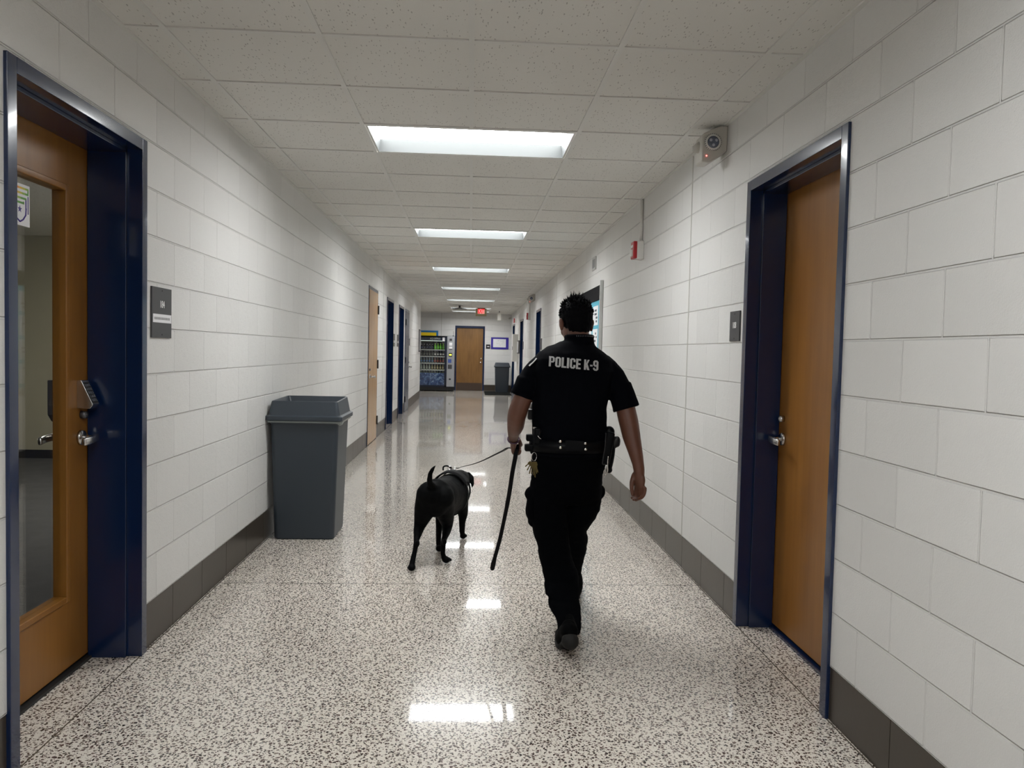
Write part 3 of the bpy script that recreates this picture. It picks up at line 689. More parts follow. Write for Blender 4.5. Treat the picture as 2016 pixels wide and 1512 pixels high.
# ------------------------------------------------------------------ bins
def rrect(cx, cy, w, d, r, z, n=4):
    out = []
    for sx, sy, a0 in ((1, 1, 0), (-1, 1, PI/2), (-1, -1, PI), (1, -1, PI*1.5)):
        for i in range(n+1):
            a = a0+PI/2*i/n; out.append((cx+sx*(w/2-r)+r*math.cos(a), cy+sy*(d/2-r)+r*math.sin(a), z))
    return out
def waste_bin(x, y, label, bag, group=None, k=1.0, openlid=True):
    """x: centre, y: front edge of the top"""
    t = thing('waste_bin', (x, y+.25, 0), label, 'trash can', group)
    cyb = y+.245
    def R_(w, d, z, r=.03, dx=0): return rrect(x+dx, cyb, w, d, r, z)
    bm = BM()
    rings(bm, [R_(.405, .40, 0, .035), R_(.42, .415, .01, .035), R_(.47, .47, .815, .035), R_(.485, .485, .825, .035), R_(.485, .485, .842, .035),
               R_(.465, .465, .842, .03), R_(.40, .40, .03, .03)]); obj('bin_body', bm, MT['binp'], t, bevel=.003)
    bm = BM()
    ring = [R_(.50, .50, .838, .03), R_(.53, .53, .845, .03), R_(.53, .53, .872, .03), R_(.505, .505, .878, .03), R_(.495, .495, .88, .03), R_(.455, .455, .975, .02), R_(.44, .44, .979, .02),
            R_(.43, .43, .975, .02), R_(.36, .36, .885, .02), R_(.35, .35, .885, .02)] if openlid else \
           [R_(.50, .50, .825, .03), R_(.525, .525, .832, .03), R_(.525, .525, .862, .03), R_(.505, .505, .870, .03), R_(.44, .44, .975, .03), R_(.40, .40, .98, .03)]
    rings(bm, ring)
    if openlid:      # the rear wall of the lid stands higher than the front
        for v in bm.verts:
            if v.co.z > .95: v.co.z += .010*max(0, (v.co.y-(cyb-.2))/.4)
    obj('bin_lid', bm, MT['binp'], t, bevel=.003)
    if bag:
        bm = BM(); random.seed(4)
        rs = []
        for z, e in ((.850, .002), (.840, .006), (.832, .007), (.826, .003)):
            rs.append([(px+(px-x)*(e+random.uniform(0, .004))/.24, py+(py-cyb)*(e+random.uniform(0, .004))/.24, z+random.uniform(-.002, .002)) for px, py, pz in R_(.49, .49, z, .03)])
        rings(bm, rs, cap=False)
        limb(bm, [(x+.20, cyb-.235, .838), (x+.245, cyb-.20, .824), (x+.25, cyb-.14, .838)], [.006, .015, .007])
        obj('bin_liner', bm, MT['bag'], t, True)
waste_bin(-1.148, 5.395, 'large square grey trash can with open lid against left wall', True)
waste_bin(1.05, 25.15, 'grey trash can on the dark mat by the far wall', False, openlid=False)
bm = BM(); box(bm, .47, 1.30, 23.6, 25.7, .0, .01); tag(obj('floor_mat', bm, plain('dark_mat', (.012, .013, .013), .95, bump=.002, spec=.05), bevel=.003), 'dark rectangular floor mat under the far trash can', 'mat')

# ------------------------------------------------------------------ vending machine
VX0, VX1, VY, VD = -1.70, -.515, 25.2, .86
t = thing('vending_machine', ((VX0+VX1)/2, VY+VD/2, 0), 'glass-front bottle vending machine against the far wall', 'vending machine')
vb = plain('vending_navy', (.006, .010, .025), .35); gx1 = -.80; zt = 1.81; z00 = .14
bm = BM()
box(bm, VX0, VX0+.04, VY, VY+VD, z00, zt); box(bm, gx1+.02, VX1, VY+.03, VY+VD, z00, zt); box(bm, VX0, VX1, VY+VD-.03, VY+VD, z00, zt)
box(bm, VX0, gx1+.05, VY, VY+VD, zt-.03, zt); box(bm, VX0, gx1+.05, VY, VY+VD, z00, .20); box(bm, gx1-.04, gx1+.03, VY, VY+.3, z00, zt)
box(bm, VX0+.04, gx1-.03, VY, VY+.03, zt-.05, zt)
obj('cabinet', bm, vb, t)
for fx in (VX0+.08, VX1-.1):
    for fy in (VY+.08, VY+VD-.12): bm = BM(); cyl(bm, (fx, fy, 0), (fx, fy, z00), .03, 12); obj('foot', bm, MT['black'], t)
bm = BM(); box(bm, VX0+.03, VX1-.03, VY+.05, VY+.08, .03, z00); obj('base_panel', bm, MT['black'], t)
bm = BM(); box(bm, VX0+.04, gx1-.04, VY+.02, VY+.03, 1.66, zt-.04); obj('header_panel', bm, plain('header_blue', (.012, .022, .05), .3), t)
text_obj('header_lettering', 'AQUAFINA', .095, lambda a, b, c: Vector((-1.16+a, VY+.018-c, 1.715+b)), plain('silver_print', (.45, .5, .5), .5), t, .001, .7)
bm = BM(); box(bm, VX0+.045, gx1-.045, VY+.05, VY+.06, z00+.06, .60); 
def ice():
    k = NT('ice_and_bottle_picture'); v = k.coord(); n = k.n('ShaderNodeTexNoise', i_Vector=v, i_Scale=7.0, i_Detail=4.0, i_Distortion=2.0).outputs[0]
    k.set('Base Color', k.ramp(n, [(.3, (.006, .018, .07)), (.52, (.03, .08, .22)), (.66, (.20, .30, .45)), (.8, (.5, .58, .65))])); k.set('Roughness', .3); return k.m
obj('picture_panel', bm, ice(), t)
shz = [1.365, 1.145, .925, .705, .60]
for z in shz[:4]:
    bm = BM(); box(bm, VX0+.045, gx1-.045, VY+.06, VY+.6, z-.03, z); obj('shelf', bm, plain('pale_shelf', (.38, .42, .40), .4), t)
bm = BM(); box(bm, VX0+.041, gx1-.041, VY+.012, VY+.016, z00+.06, zt-.05); obj('glass_pane', bm, MT['glass'], t)
bm = BM(); box(bm, VX0+.06, gx1-.06, VY+.07, VY+.09, 1.64, 1.655); obj('lamp_strip', bm, emit('cool_strip', (.85, 1, .9), .6), t)
bm = BM(); box(bm, gx1-.12, gx1-.045, VY+.008, VY+.012, 1.64, zt-.045); obj('notice_sheet', bm, MT['paper'], t)
bm = BM(); box(bm, gx1+.03, VX1-.006, VY-.005, VY+.04, z00+.02, zt-.004); cp = obj('control_panel', bm, plain('silver_grey_panel', (.34, .35, .37), .35, .3), t, bevel=.006)
def cpb(n, x0, x1, z0, z1, m): bm = BM(); box(bm, gx1+.03+x0, gx1+.03+x1, VY-.012, VY-.003, z0, z1); obj(n, bm, m, cp)
cpb('card_reader', .08, .16, 1.66, 1.73, MT['sign']); cpb('price_sheet', .07, .17, 1.50, 1.60, MT['paper']); cpb('instruction_sheet', .07, .17, 1.40, 1.47, MT['paper']); cpb('bill_slot', .07, .17, 1.37, 1.39, MT['black'])
cpb('display_bezel', .06, .17, 1.14, 1.26, MT['black']); bm = BM(); box(bm, gx1+.105, gx1+.185, VY-.014, VY-.011, 1.175, 1.225); obj('lit_display', bm, emit('yellow_green_display', (.75, .8, .08), .9), cp)
cpb('keypad', .04, .15, .94, 1.06, plain('blue_keypad', (.05, .09, .3), .4)); cpb('coin_window', .04, .17, .74, .88, MT['sign']); cpb('coin_return', .08, .14, .38, .43, MT['black'])
bm = BM(); cyl(bm, (VX1-.06, VY+.2, zt), (VX1-.06, VY+.2, zt+.17), .005, 8); box(bm, VX1-.09, VX1-.03, VY+.17, VY+.23, zt, zt+.02); obj('antenna', bm, MT['black'], t)
def bottle_mesh(r, h):
    bm = BM(); pr = [(r*.9, 0), (r, .008), (r, h*.22), (r*.93, h*.25), (r*.93, h*.5), (r, h*.53), (r*.9, h*.66), (r*.42, h*.84), (r*.38, h*.9)]
    rings(bm, [hring(0, 0, z, q, q, 12) for q, z in pr])
    rings(bm, [hring(0, 0, z, q, q, 12) for q, z in ((r*.46, h*.9), (r*.46, h))], mi=1)
    rings(bm, [hring(0, 0, z, q, q, 12) for q, z in ((r*.96, h*.26), (r*.96, h*.5))], mi=2, cap=False)
    bmesh.ops.recalc_face_normals(bm, faces=bm.faces[:]); me = bpy.data.meshes.new('bottle'); bm.to_mesh(me); bm.free()
    for p in me.polygons: p.use_smooth = True
    return me
def bottle_kind(n, body, cap, lab, r=.031, h=.175):
    me = bottle_mesh(r, h)
    for m in (plain(n+'_liquid', body, .12), plain(n+'_cap', cap, .4), plain(n+'_label', lab, .5)): me.materials.append(m)
    return me
kinds = dict(dark=bottle_kind('cola', (.006, .008, .02), (.5, .52, .55), (.01, .02, .07)), green=bottle_kind('lime', (.10, .35, .02), (.3, .6, .05), (.10, .45, .03), .038, .20),
             grey=bottle_kind('tea', (.06, .065, .06), (.12, .12, .12), (.09, .10, .09)), band=bottle_kind('zero', (.06, .065, .06), (.12, .12, .12), (.45, .47, .45)),
             blue=bottle_kind('water', (.10, .14, .15), (.08, .2, .35), (.04, .13, .30)), red=bottle_kind('punch', (.13, .10, .08), (.2, .03, .03), (.28, .03, .03)),
             clear=bottle_kind('juice', (.22, .27, .23), (.25, .3, .28), (.28, .33, .28)), gold=bottle_kind('lemon', (.22, .20, .10), (.15, .15, .12), (.30, .28, .16)),
             olive=bottle_kind('olive', (.06, .09, .05), (.2, .25, .2), (.08, .12, .07)))
plan = [('top', 1.365, ['dark']*5+['green']*4), ('second', 1.145, ['grey']*5+['band']*4), ('third', .925, ['blue']*5+['red']*4), ('fourth', .705, ['clear']*4+['gold']*5), ('fifth', .60, ['olive']*9)]
desc = dict(dark='dark cola-coloured bottle with pale cap', green='tall bright green bottle', grey='grey bottle with dark cap', band='grey bottle with a white band', blue='blue-labelled bottle',
            red='red-labelled bottle', clear='pale clear bottle', gold='yellowish juice bottle', olive='small olive-green bottle')
for nm, z, ks in plan:
    for i, kd in enumerate(ks):
        x = VX0+.095+i*(gx1-VX0-.19)/8
        if nm == 'fifth': z_ = .605
        o = bpy.data.objects.new('drink_bottle', kinds[kd]); C.objects.link(o); o.location = (x, VY+.12, z+.0003 if nm != 'fifth' else .5305)
        if nm == 'fifth': o.scale = (1, 1, .8)
        tag(o, desc[kd]+' on the '+('lowest' if nm == 'fifth' else nm)+' vending machine shelf', 'bottle', desc[kd]+'s on the '+('lowest' if nm == 'fifth' else nm)+' shelf')
bm = BM(); box(bm, VX0+.045, gx1-.045, VY+.07, VY+.6, .50, .53); obj('shelf', bm, MT['sign'], t)

# ------------------------------------------------------------------ the officer
def xspan(py, xl, xr, Y):
    a, b = at(xl, py, Y), at(xr, py, Y); return (a+b)/2, abs(b.x-a.x)/2
def prow(py, xl, xr, Y, ry, n=32, e=2.2, grow=0.0):
    c, rx = xspan(py, xl, xr, Y); return hring(c.x, c.y, c.z, rx+grow, ry+grow, n, e)
def wr(amp, f, sx=1, sy=1, sz=1, fine=.25):
    def g(c):
        p = Vector((c.x*sx, c.y*sy, c.z*sz))*f
        return amp*(noise.noise(p)+fine*noise.noise(p*2.7))
    return g
PT = thing('person', (.50, 3.85, 0), 'person walking away in black police uniform and duty belt, holding the dog leash', 'person')
PORG = ORG[0].copy()
# --- body: head, torso, arms, hands, legs as one skin
HCN = at(1133, 637, 3.93)
HR = Matrix.Rotation(math.radians(17), 3, 'Z') @ Matrix.Rotation(math.radians(-15), 3, 'X')
def hp(x, y, z): return HCN + HR @ Vector((x, y, z))
TORSO = [(674, 1104, 1164, 3.87, .060), (684, 1078, 1176, 3.865, .078), (695, 1060, 1192, 3.86, .098), (708, 1049, 1206, 3.855, .115), (730, 1046, 1210, 3.85, .128),
         (765, 1049, 1202, 3.85, .132), (800, 1047, 1194, 3.85, .128), (835, 1047, 1193, 3.85, .122), (865, 1047, 1195, 3.85, .124), (895, 1046, 1196, 3.85, .128)]
bm = BM()
def hb(x, y, z, a, b, c): ball(bm, hp(x, y, z), a, b, c, 20, HR)
hb(0, -.005, .030, .073, .092, .088); hb(0, .028, -.032, .059, .062, .074); hb(0, .036, -.072, .046, .046, .036); hb(0, .074, -.090, .022, .018, .018)
hb(.034, .058, -.025, .024, .024, .03); hb(-.034, .058, -.025, .024, .024, .03)
limb(bm, [hp(0, .086, .012), hp(0, .098, -.008), hp(0, .106, -.022)], [.0085, .0105, .0135], 10); hb(.012, .094, -.024, .008, .010, .007); hb(-.012, .094, -.024, .008, .010, .007)
limb(bm, [hp(-.042, .074, .026), hp(0, .085, .028), hp(.042, .074, .026)], [.009, .010, .009], 10)
for s in (-1, 1): hb(s*.030, .072, .017, .018, .014, .0075); hb(s*.030, .072, -.006, .017, .012, .006)
hb(0, .088, -.050, .025, .010, .0055); hb(0, .086, -.060, .022, .011, .0065)
for s in (-1, 1):
    hb(s*.083, -.008, -.008, .011, .019, .030); hb(s*.089, -.016, .004, .008, .014, .019); hb(s*.083, -.006, -.032, .008, .010, .011)
limb(bm, [hp(0, -.025, -.02), hp(0, -.022, -.075), at(1135, 672, 3.885), at(1135, 704, 3.87)], [.057, .052, .044, .046], 20)
rings(bm, [prow(p, a, b, Y, ry-.014, 28, 2.2, -.004) for p, a, b, Y, ry in TORSO[1:]]+[prow(935, 1050, 1186, 3.85, .115), prow(968, 1052, 1178, 3.85, .10)])
# left arm bends forward with the leash hand
LW = at(1011, 862, 4.00)
limb(bm, [at(1074, 728, 3.86), at(1035, 775, 3.845), at(1019, 812, 3.85), at(1015, 838, 3.905), at(1011.5, 851, 3.955), LW], [.042, .0465, .0485, .0435, .0325, .0255], 18)
ld = Vector((0, .75, -.66)).normalized(); lpn = Vector((1, 0, 0)); lt = Vector((0, .66, .75))
def lh(d, t, p): return LW + ld*d + lt*t + lpn*p
rot = Matrix((lpn, ld, lt)).transposed()
ball(bm, lh(.042, 0, .004), .016, .050, .036, 16, rot); ball(bm, lh(.062, .0, .002), .016, .034, .040, 16, rot)
limb(bm, [LW, lh(.03, 0, .002)], [.0255, .024], 14)
for i in range(4):
    t0 = .029-.0195*i; q = (.0, .004, .002, -.006)[i]
    limb(bm, [lh(.078+q, t0, 0), lh(.108+q, t0, .008), lh(.110+q, t0*.96, .034), lh(.084+q, t0*.93, .040)], [.0105, .0098, .0092, .0082], 10)
limb(bm, [lh(.020, .022, .008), lh(.048, .040, .020), lh(.078, .036, .036), lh(.096, .022, .048)], [.014, .0125, .011, .0090], 10)
# right arm hangs, palm turned to the thigh
RW = at(1258.5, 929, 3.74)
limb(bm, [at(1190, 732, 3.86), at(1224, 782, 3.835), at(1236.5, 826, 3.81), at(1243, 858, 3.79), at(1250.5, 888, 3.765), at(1256, 912, 3.75), RW],
     [.040, .048, .0495, .0455, .0365, .0295, .0270], 18)
rd = Vector((0, .04, -1)).normalized(); rpn = Vector((-.80, -.60, 0)); rs_ = Vector((-.60, .80, 0))
def rh(d, s, p): return RW + rd*d + rs_*s + rpn*p
rot = Matrix((rs_, rpn, rd)).transposed()
ball(bm, rh(.042, 0, 0), .039, .018, .050, 16, rot); limb(bm, [RW, rh(.03, 0, 0)], [.027, .026], 14); ball(bm, rh(.035, .022, .010), .019, .016, .034, 12, rot)
for i in range(4):
    s0 = .018-.0185*i; L = (.95, 1.05, 1.0, .84)[i]; cu = (.55, .8, 1.0, 1.1)[i]
    limb(bm, [rh(.078, s0, -.002), rh(.078+.032*L, s0, .002), rh(.078+.052*L, s0+.001, .002+.016*cu), rh(.078+.056*L, s0+.002, .004+.036*cu)], [.0108, .0100, .0093, .0082], 10)
limb(bm, [rh(.022, .022, .012), rh(.050, .018, .030), rh(.080, .012, .038), rh(.112, .006, .036)], [.0145, .0128, .0110, .0092], 10)
# legs and feet inside the clothes
LEG_L = [(960, 1041, 1126, 3.85, .100), (1000, 1040, 1120, 3.85, .098), (1045, 1049, 1117, 3.835, .088), (1077, 1059, 1121, 3.80, .080), (1104, 1062, 1129, 3.765, .078),
         (1139, 1072, 1140, 3.70, .078), (1160, 1071, 1142, 3.645, .078), (1169, 1073, 1142, 3.62, .078), (1177, 1081, 1141, 3.60, .070), (1183, 1078, 1142, 3.58, .072), (1200, 1082, 1143, 3.53, .068), (1216, 1093, 1145, 3.47, .062), (1236, 1097, 1143, 3.415, .058), (1245, 1099, 1143, 3.39, .056)]
LEG_R = [(960, 1108, 1185, 3.86, .100), (1000, 1106, 1181, 3.885, .098), (1022, 1105, 1168, 3.90, .094), (1043, 1105, 1154, 3.93, .088), (1061, 1106, 1158, 3.96, .082), (1084, 1108, 1154, 4.00, .078),
         (1104, 1110, 1149, 4.03, .074), (1123, 1110, 1143, 4.07, .068), (1135, 1109, 1147, 4.09, .072), (1149, 1108, 1147, 4.12, .074), (1164, 1112, 1145, 4.15, .068)]
for LG, ft in ((LEG_L, [at(1119, 1243, 3.39), at(1113, 1262, 3.47)]), (LEG_R, [at(1128, 1168, 4.17), at(1129, 1171, 4.30)])):
    P = []; Q = []
    for p, a, b, Y, ry in LG[::2]:
        c, rx = xspan(p, a, b, Y); P.append(c+Vector((0, .012, 0))); Q.append(min(rx, ry)*(.70 if p < 1080 else .40))
    limb(bm, P+ft, Q+[.028, .022], 16)
skinned('body', bm, .0042, MT['skin'], PT, 5)
for s in (-1, 1):
    bm = BM(); ball(bm, hp(s*.030, .0725, .006), .0118, n=14); ball(bm, hp(s*.030, .0808, .005), .0058, .0038, .0058, 12, HR, mi=1)
    obj('eye', bm, [plain('eye_white', (.7, .68, .64), .2), plain('dark_iris', (.015, .008, .005), .1)], PT, True)
# --- hair: short, spiky on top
bm = BM()
def hb2(x, y, z, a, b, c): ball(bm, hp(x, y, z), a, b, c, 24, HR)
hb2(0, -.020, .036, .0835, .094, .090); hb2(0, -.045, -.002, .072, .058, .062); hb2(0, -.040, -.030, .058, .052, .050); hb2(0, .012, .075, .066, .068, .046)
for s in (-1, 1): hb2(s*.066, -.004, .034, .014, .034, .036)
m = baked(bm, .0045, 3, .5, wr(.0025, 60, fine=.6))
hbm = BM(); hbm.from_mesh(m); random.seed(21)
for k in range(620):
    th = random.random()**.6*1.55; ph = random.uniform(0, 2*PI)
    n_ = Vector((math.sin(th)*math.cos(ph), math.sin(th)*math.sin(ph), math.cos(th)))
    if n_.y > .75 and n_.z < .45: continue
    b = Vector((n_.x*.080, -.018+n_.y*.090, .036+n_.z*.088))
    d = (n_+Vector((random.uniform(-.55, .55), random.uniform(-.35, .6), random.uniform(0, .5)))).normalized()
    L = random.uniform(.012, .022)*(1.9 if n_.z > .86 and random.random() < .35 else 1)*(.4 if n_.z < .55 else 1)
    p0 = hp(*b); p1 = hp(*(b+d*(L*.6+.004))); p2 = hp(*(b+d*(L+.004)+Vector((0, 0, .002))))
    tube(hbm, [p0, p1, p2], [.0034, .0022, .0003], 5)
for v in hbm.verts: v.co -= PORG
me = bpy.data.meshes.new('hair'); hbm.to_mesh(me); hbm.free(); bpy.data.meshes.remove(m); link('hair', me, MT['hair'], PT, True)
# --- shirt with short sleeves
bm = BM(); rings(bm, [prow(*r, n=40) for r in TORSO])
limb(bm, [at(1072, 713, 3.86), at(1053, 733, 3.855), at(1039, 758, 3.85)], [.055, .057, .059], 24)
limb(bm, [at(1190, 718, 3.86), at(1208, 742, 3.85), at(1222, 772, 3.84)], [.052, .060, .063], 24)
def sleeve(a, b, r0_, r1): tube(bm, [a, a.lerp(b, .5), b], [r0_, (r0_+r1)/2, r1], 28, 1.02)
sleeve(at(1042, 748, 3.852), at(1028.5, 781, 3.85), .060, .0615); sleeve(at(1219, 758, 3.845), at(1233, 805, 3.83), .062, .0665)
for zc in (-.108, -.098, -.088, -.080): tube(bm, [hp(math.cos(a)*.063, math.sin(a)*.069-.028, zc+.016*math.sin(a)) for a in [2*PI*i/24 for i in range(24)]]+[hp(.063, -.028, zc)], .0105, 8)
limb(bm, [at(1110, 689, 3.87), at(1134, 683, 3.87), at(1160, 689, 3.87)], [.040, .050, .040], 16)
SH = skinned('shirt', bm, .0052, MT['shirt'], PT, 5, wr(.0036, 11, 1, 1, .8, .5))
bvh = BVHTree.FromPolygons([v.co+PORG for v in SH.data.vertices], [p.vertices[:] for p in SH.data.polygons])
def onback(p, off=.0015):
    h = bvh.ray_cast(Vector((p[0], 3.3, p[2])), Vector((0, 1, 0)))[0]
    return Vector((p[0], (h.y if h else 3.73)-off, p[2]))
# collar band stitched with a pale cord
bm = BM()
tube(bm, [hp(math.cos(a)*.067, math.sin(a)*.073-.028, -.080+.016*math.sin(a)) for a in [PI+PI*.04*i for i in range(26)]], .0085, 8, 1.3)
obj('collar', bm, MT['shirt'], SH, True)
bm = BM()
for k in range(15):
    a = PI*1.30+PI*.036*k; p = hp(math.cos(a)*.0765, math.sin(a)*.0825-.028, -.084+.016*math.sin(a)); q = hp(math.cos(a)*.0765, math.sin(a)*.0825-.028, -.0775+.016*math.sin(a))
    tube(bm, [p, q], [.0012, .0012], 6)
tag(obj('collar_stitching', bm, plain('dull_grey_thread', (.16, .16, .18), .6), SH), 'pale stitches along the collar', kind='stuff')
# back lettering, laid on the cloth
def block_letters(txt):
    """heavy condensed capitals, height 1"""
    bm = BM(); x = 0; w = .50; t = .185; h = .15
    def q(*p): bm.faces.new([bm.verts.new((x+a, b, 0)) for a, b in p])
    def ring(y0, y1, skip=()):
        c = .13; ci = .04; O = [(c, y0), (w-c, y0), (w, y0+c), (w, y1-c), (w-c, y1), (c, y1), (0, y1-c), (0, y0+c)]
        I = [(t+ci, y0+h), (w-t-ci, y0+h), (w-t, y0+h+ci), (w-t, y1-h-ci), (w-t-ci, y1-h), (t+ci, y1-h), (t, y1-h-ci), (t, y0+h+ci)]
        for k in range(8):
            if k in skip: continue
            m = (k+1) % 8; q(O[k], O[m], I[m], I[k])
    for ch in txt:
        if ch == 'I': q((0, 0), (t+.02, 0), (t+.02, 1), (0, 1)); x += t+.02+.07; continue
        if ch == ' ': x += .24; continue
        if ch == '-': q((0, .38), (.24, .38), (.24, .54), (0, .54)); x += .24+.05; continue
        if ch == 'O': ring(0, 1)
        if ch == 'C':
            ring(0, 1, (2,)); q((w, .13), (w, .36), (w-t, .36), (w-t, .19)); q((w, .87), (w-t, .81), (w-t, .64), (w, .64))
            bm.faces.ensure_lookup_table()
        if ch == 'L': q((0, 0), (t, 0), (t, 1), (0, 1)); q((t, 0), (.42, 0), (.42, .16), (t, .16)); x += .42+.05; continue
        if ch == 'E':
            q((0, 0), (t, 0), (t, 1), (0, 1))
            for a, b, e in ((0, .16, .43), (.42, .58, .40), (.84, 1, .43)): q((t, a), (e, a), (e, b), (t, b))
            x += .43+.06; continue
        if ch == 'P':
            q((0, 0), (t, 0), (t, 1), (0, 1)); c = .13
            q((t, 1), (t, .86), (w-t-.03, .86), (w-c, 1)); q((w-c, 1), (w-t-.03, .86), (w-t+.01, .82), (w, .87)); q((w, .87), (w-t+.01, .82), (w-t+.01, .58), (w, .53))
            q((w, .53), (w-t+.01, .58), (w-t-.03, .54), (w-c, .40)); q((w-c, .40), (w-t-.03, .54), (t, .54), (t, .40))
        if ch == 'K': q((0, 0), (t, 0), (t, 1), (0, 1)); q((t, .38), (w-t-.02, 0), (w+.02, 0), (t+.13, .62)); q((t, .46), (t+.09, .46), (w, 1), (w-t, 1), (t, .62))
        if ch == '9': ring(.40, 1); q((w-t, .02), (w, .14), (w, .55), (w-t, .58)); q((0, .13), (.13, 0), (w-.13, 0), (w, .14), (w-t, .18), (w-t-.04, .15), (t+.02, .15), (t-.01, .19), (t-.01, .27), (0, .27))
        x += w+.06
    me = bpy.data.meshes.new('letters'); bm.to_mesh(me); bm.free(); return me
me = block_letters('POLICE K-9')
xs__ = [v.co.x for v in me.vertices]; ys__ = [v.co.y for v in me.vertices]; kx = .243/(max(xs__)-min(xs__)); mxc = (max(xs__)+min(xs__))/2; ky = .050/(max(ys__)-min(ys__)); myc = (max(ys__)+min(ys__))/2
ctr = at(1130.5, 715.8, 3.73); ra = math.radians(-4.2)
tb_ = BM(); tb_.from_mesh(me); bmesh.ops.triangulate(tb_, faces=tb_.faces[:])
for _ in range(2): bmesh.ops.subdivide_edges(tb_, edges=[e for e in tb_.edges if e.calc_length() > .16], cuts=1); bmesh.ops.triangulate(tb_, faces=tb_.faces[:])
for v in tb_.verts:
    x, z = (v.co.x-mxc)*kx, (v.co.y-myc)*ky
    v.co = onback((ctr.x+x*math.cos(ra)-z*math.sin(ra), 0, ctr.z+x*math.sin(ra)+z*math.cos(ra)), .004)-PORG
me2 = bpy.data.meshes.new('lettering'); tb_.to_mesh(me2); tb_.free(); tag(link('back_lettering', me2, plain('silver_grey_lettering', (.46, .46, .47), .55), SH), 'silver grey POLICE K-9 lettering')
# pale patch bars on the left sleeve
bm = BM()
for px, py, a in ((1040, 711, .010), (1047, 704, .014)):
    c = at(px, py, 3.80); L_ = []
    for u in (-1, -.5, 0, .5, 1):
        loc, nrm, _i, _d = bvh.find_nearest(c+Vector((a*.5*u, -.004*u, a*u))); L_.append(loc+nrm*.002)
    tube(bm, L_, [.0045]*5, 8, .5, tuple(nrm))
obj('sleeve_patch', bm, MT['ink'], SH)
# --- trousers
bm = BM(); rings(bm, [prow(884, 1049, 1194, 3.85, .124, 36), prow(905, 1046, 1194, 3.85, .130, 36), prow(930, 1048, 1187, 3.85, .134, 36), prow(955, 1044, 1184, 3.85, .128, 36), prow(975, 1043, 1183, 3.855, .118, 36), prow(990, 1046, 1178, 3.86, .09, 36)])
rings(bm, [prow(*r, n=28) for r in LEG_L]); rings(bm, [prow(*r, n=28) for r in LEG_R])
TR = skinned('trousers', bm, .0056, MT['trouser'], PT, 4, wr(.0048, 12, .7, .7, 1.5, .6))
for (a, b, c, d, Y) in (((1049, 972), (1047, 992), (1046, 1010), (1053, 1025), 3.84), ((1176, 968), (1172, 986), (1167, 1002), (1160, 1014), 3.87)):
    bm = BM(); limb(bm, [at(*a, Y), at(*b, Y), at(*c, Y), at(*d, Y)], [.042, .058, .058, .038], 20, .5, (1, 0, 0))
    skinned('cargo_pocket', bm, .006, MT['trouser'], TR, 3, wr(.003, 18))
# --- boots
BOOTM = plain('scuffed_black_boot', (.0006, .0008, .0011), .75, bump=.001, bscale=80, spec=.06)
def boot(pts, rad, sole, srad, ank):
    bm = BM(); limb(bm, pts, rad, 18, .92); limb(bm, ank[0], ank[1], 16)
    b = skinned('boot', bm, .005, BOOTM, PT, 3)
    bm = BM(); limb(bm, sole, srad, 16, .30); skinned('sole', bm, .004, plain('worn_boot_sole', (.0024, .0022, .0018), .75, bump=.002, bscale=90), b, 2)
hl, bl, tl = at(1121.5, 1243, 3.335), at(1113, 1262, 3.45), at(1107, 1262, 3.535)
tl.z = .036; bl.z = .050
boot([hl, hl.lerp(bl, .5)+Vector((0, 0, .012)), bl, tl], [.040, .044, .046, .036], [hl+Vector((.0, -.024, -.034)), hl.lerp(bl, .5)+Vector((0, -.01, -.036)), bl+Vector((0, 0, -.037)), tl+Vector((0, 0, -.024))], [.040, .036, .046, .038], ([at(1120, 1222, 3.47), at(1121, 1236, 3.41), hl+Vector((0, .02, .01))], [.036, .036, .036]))
hr, br, tr = Vector(at(1128, 1172, 4.17)), Vector(at(1129, 1166, 4.30)), Vector(at(1130, 1162, 4.41)); hr.z = .055; br.z = .05; tr.z = .042
boot([hr, hr.lerp(br, .5)+Vector((0, 0, .02)), br, tr], [.040, .045, .046, .036], [hr+Vector((0, 0, -.042)), br+Vector((0, 0, -.040)), tr+Vector((0, 0, -.030))], [.040, .044, .036], ([at(1127, 1150, 4.14), at(1128, 1163, 4.16), hr], [.050, .048, .042]))
# --- duty belt
def around(py, grow, ang, Y=3.85, xl=1046, xr=1196, ry=.128):
    c, rx = xspan(py, xl, xr, Y); a = ang; return Vector((c.x+(rx+grow)*math.cos(a), c.y+(ry+grow)*math.sin(a), c.z))
n = 48; bm = BM(); rs4 = []
for i in range(n):
    a = 2*PI*i/n; rs4.append([around(864, .004, a), around(864, .010, a), around(886.5, .012, a), around(886.5, .004, a)])
rings(bm, rs4+[rs4[0]], cap=False); bmesh.ops.remove_doubles(bm, verts=bm.verts[:], dist=1e-5)
BELT = obj('duty_belt', bm, MT['leather'], PT, True)
def beltbox(name, pxc, pyc, w, h, dep, Y, mat='leather', tilt=0, e=.006, par=None):
    c = at(pxc, pyc, Y); bm = BM(); box(bm, -w/2, w/2, -dep/2, dep/2, -h/2, h/2); bmesh.ops.rotate(bm, verts=bm.verts[:], cent=(0, 0, 0), matrix=Matrix.Rotation(tilt, 3, 'Y')); bmesh.ops.translate(bm, verts=bm.verts[:], vec=c)
    return obj(name, bm, MT[mat], par or BELT, bevel=e, seg=3)
bk = around(875, .012, -PI/2).y
bm = BM(); prism(bm, [(1112.5, 866), (1150, 869), (1147, 889), (1113, 886)], lambda a, b: at(a, b, bk+.004), lambda a, b: at(a, b, bk-.006)); obj('belt_keeper', bm, MT['leather'], BELT, bevel=.0025)
for px, py in ((1103.2, 869), (1103.6, 881), (1152.3, 873), (1152.8, 884.5)):
    bm = BM(); c = at(px, py, bk-.001); ball(bm, c, .0078, .0045, .0078, 14); obj('snap_stud', bm, MT['chrome'], BELT, True)
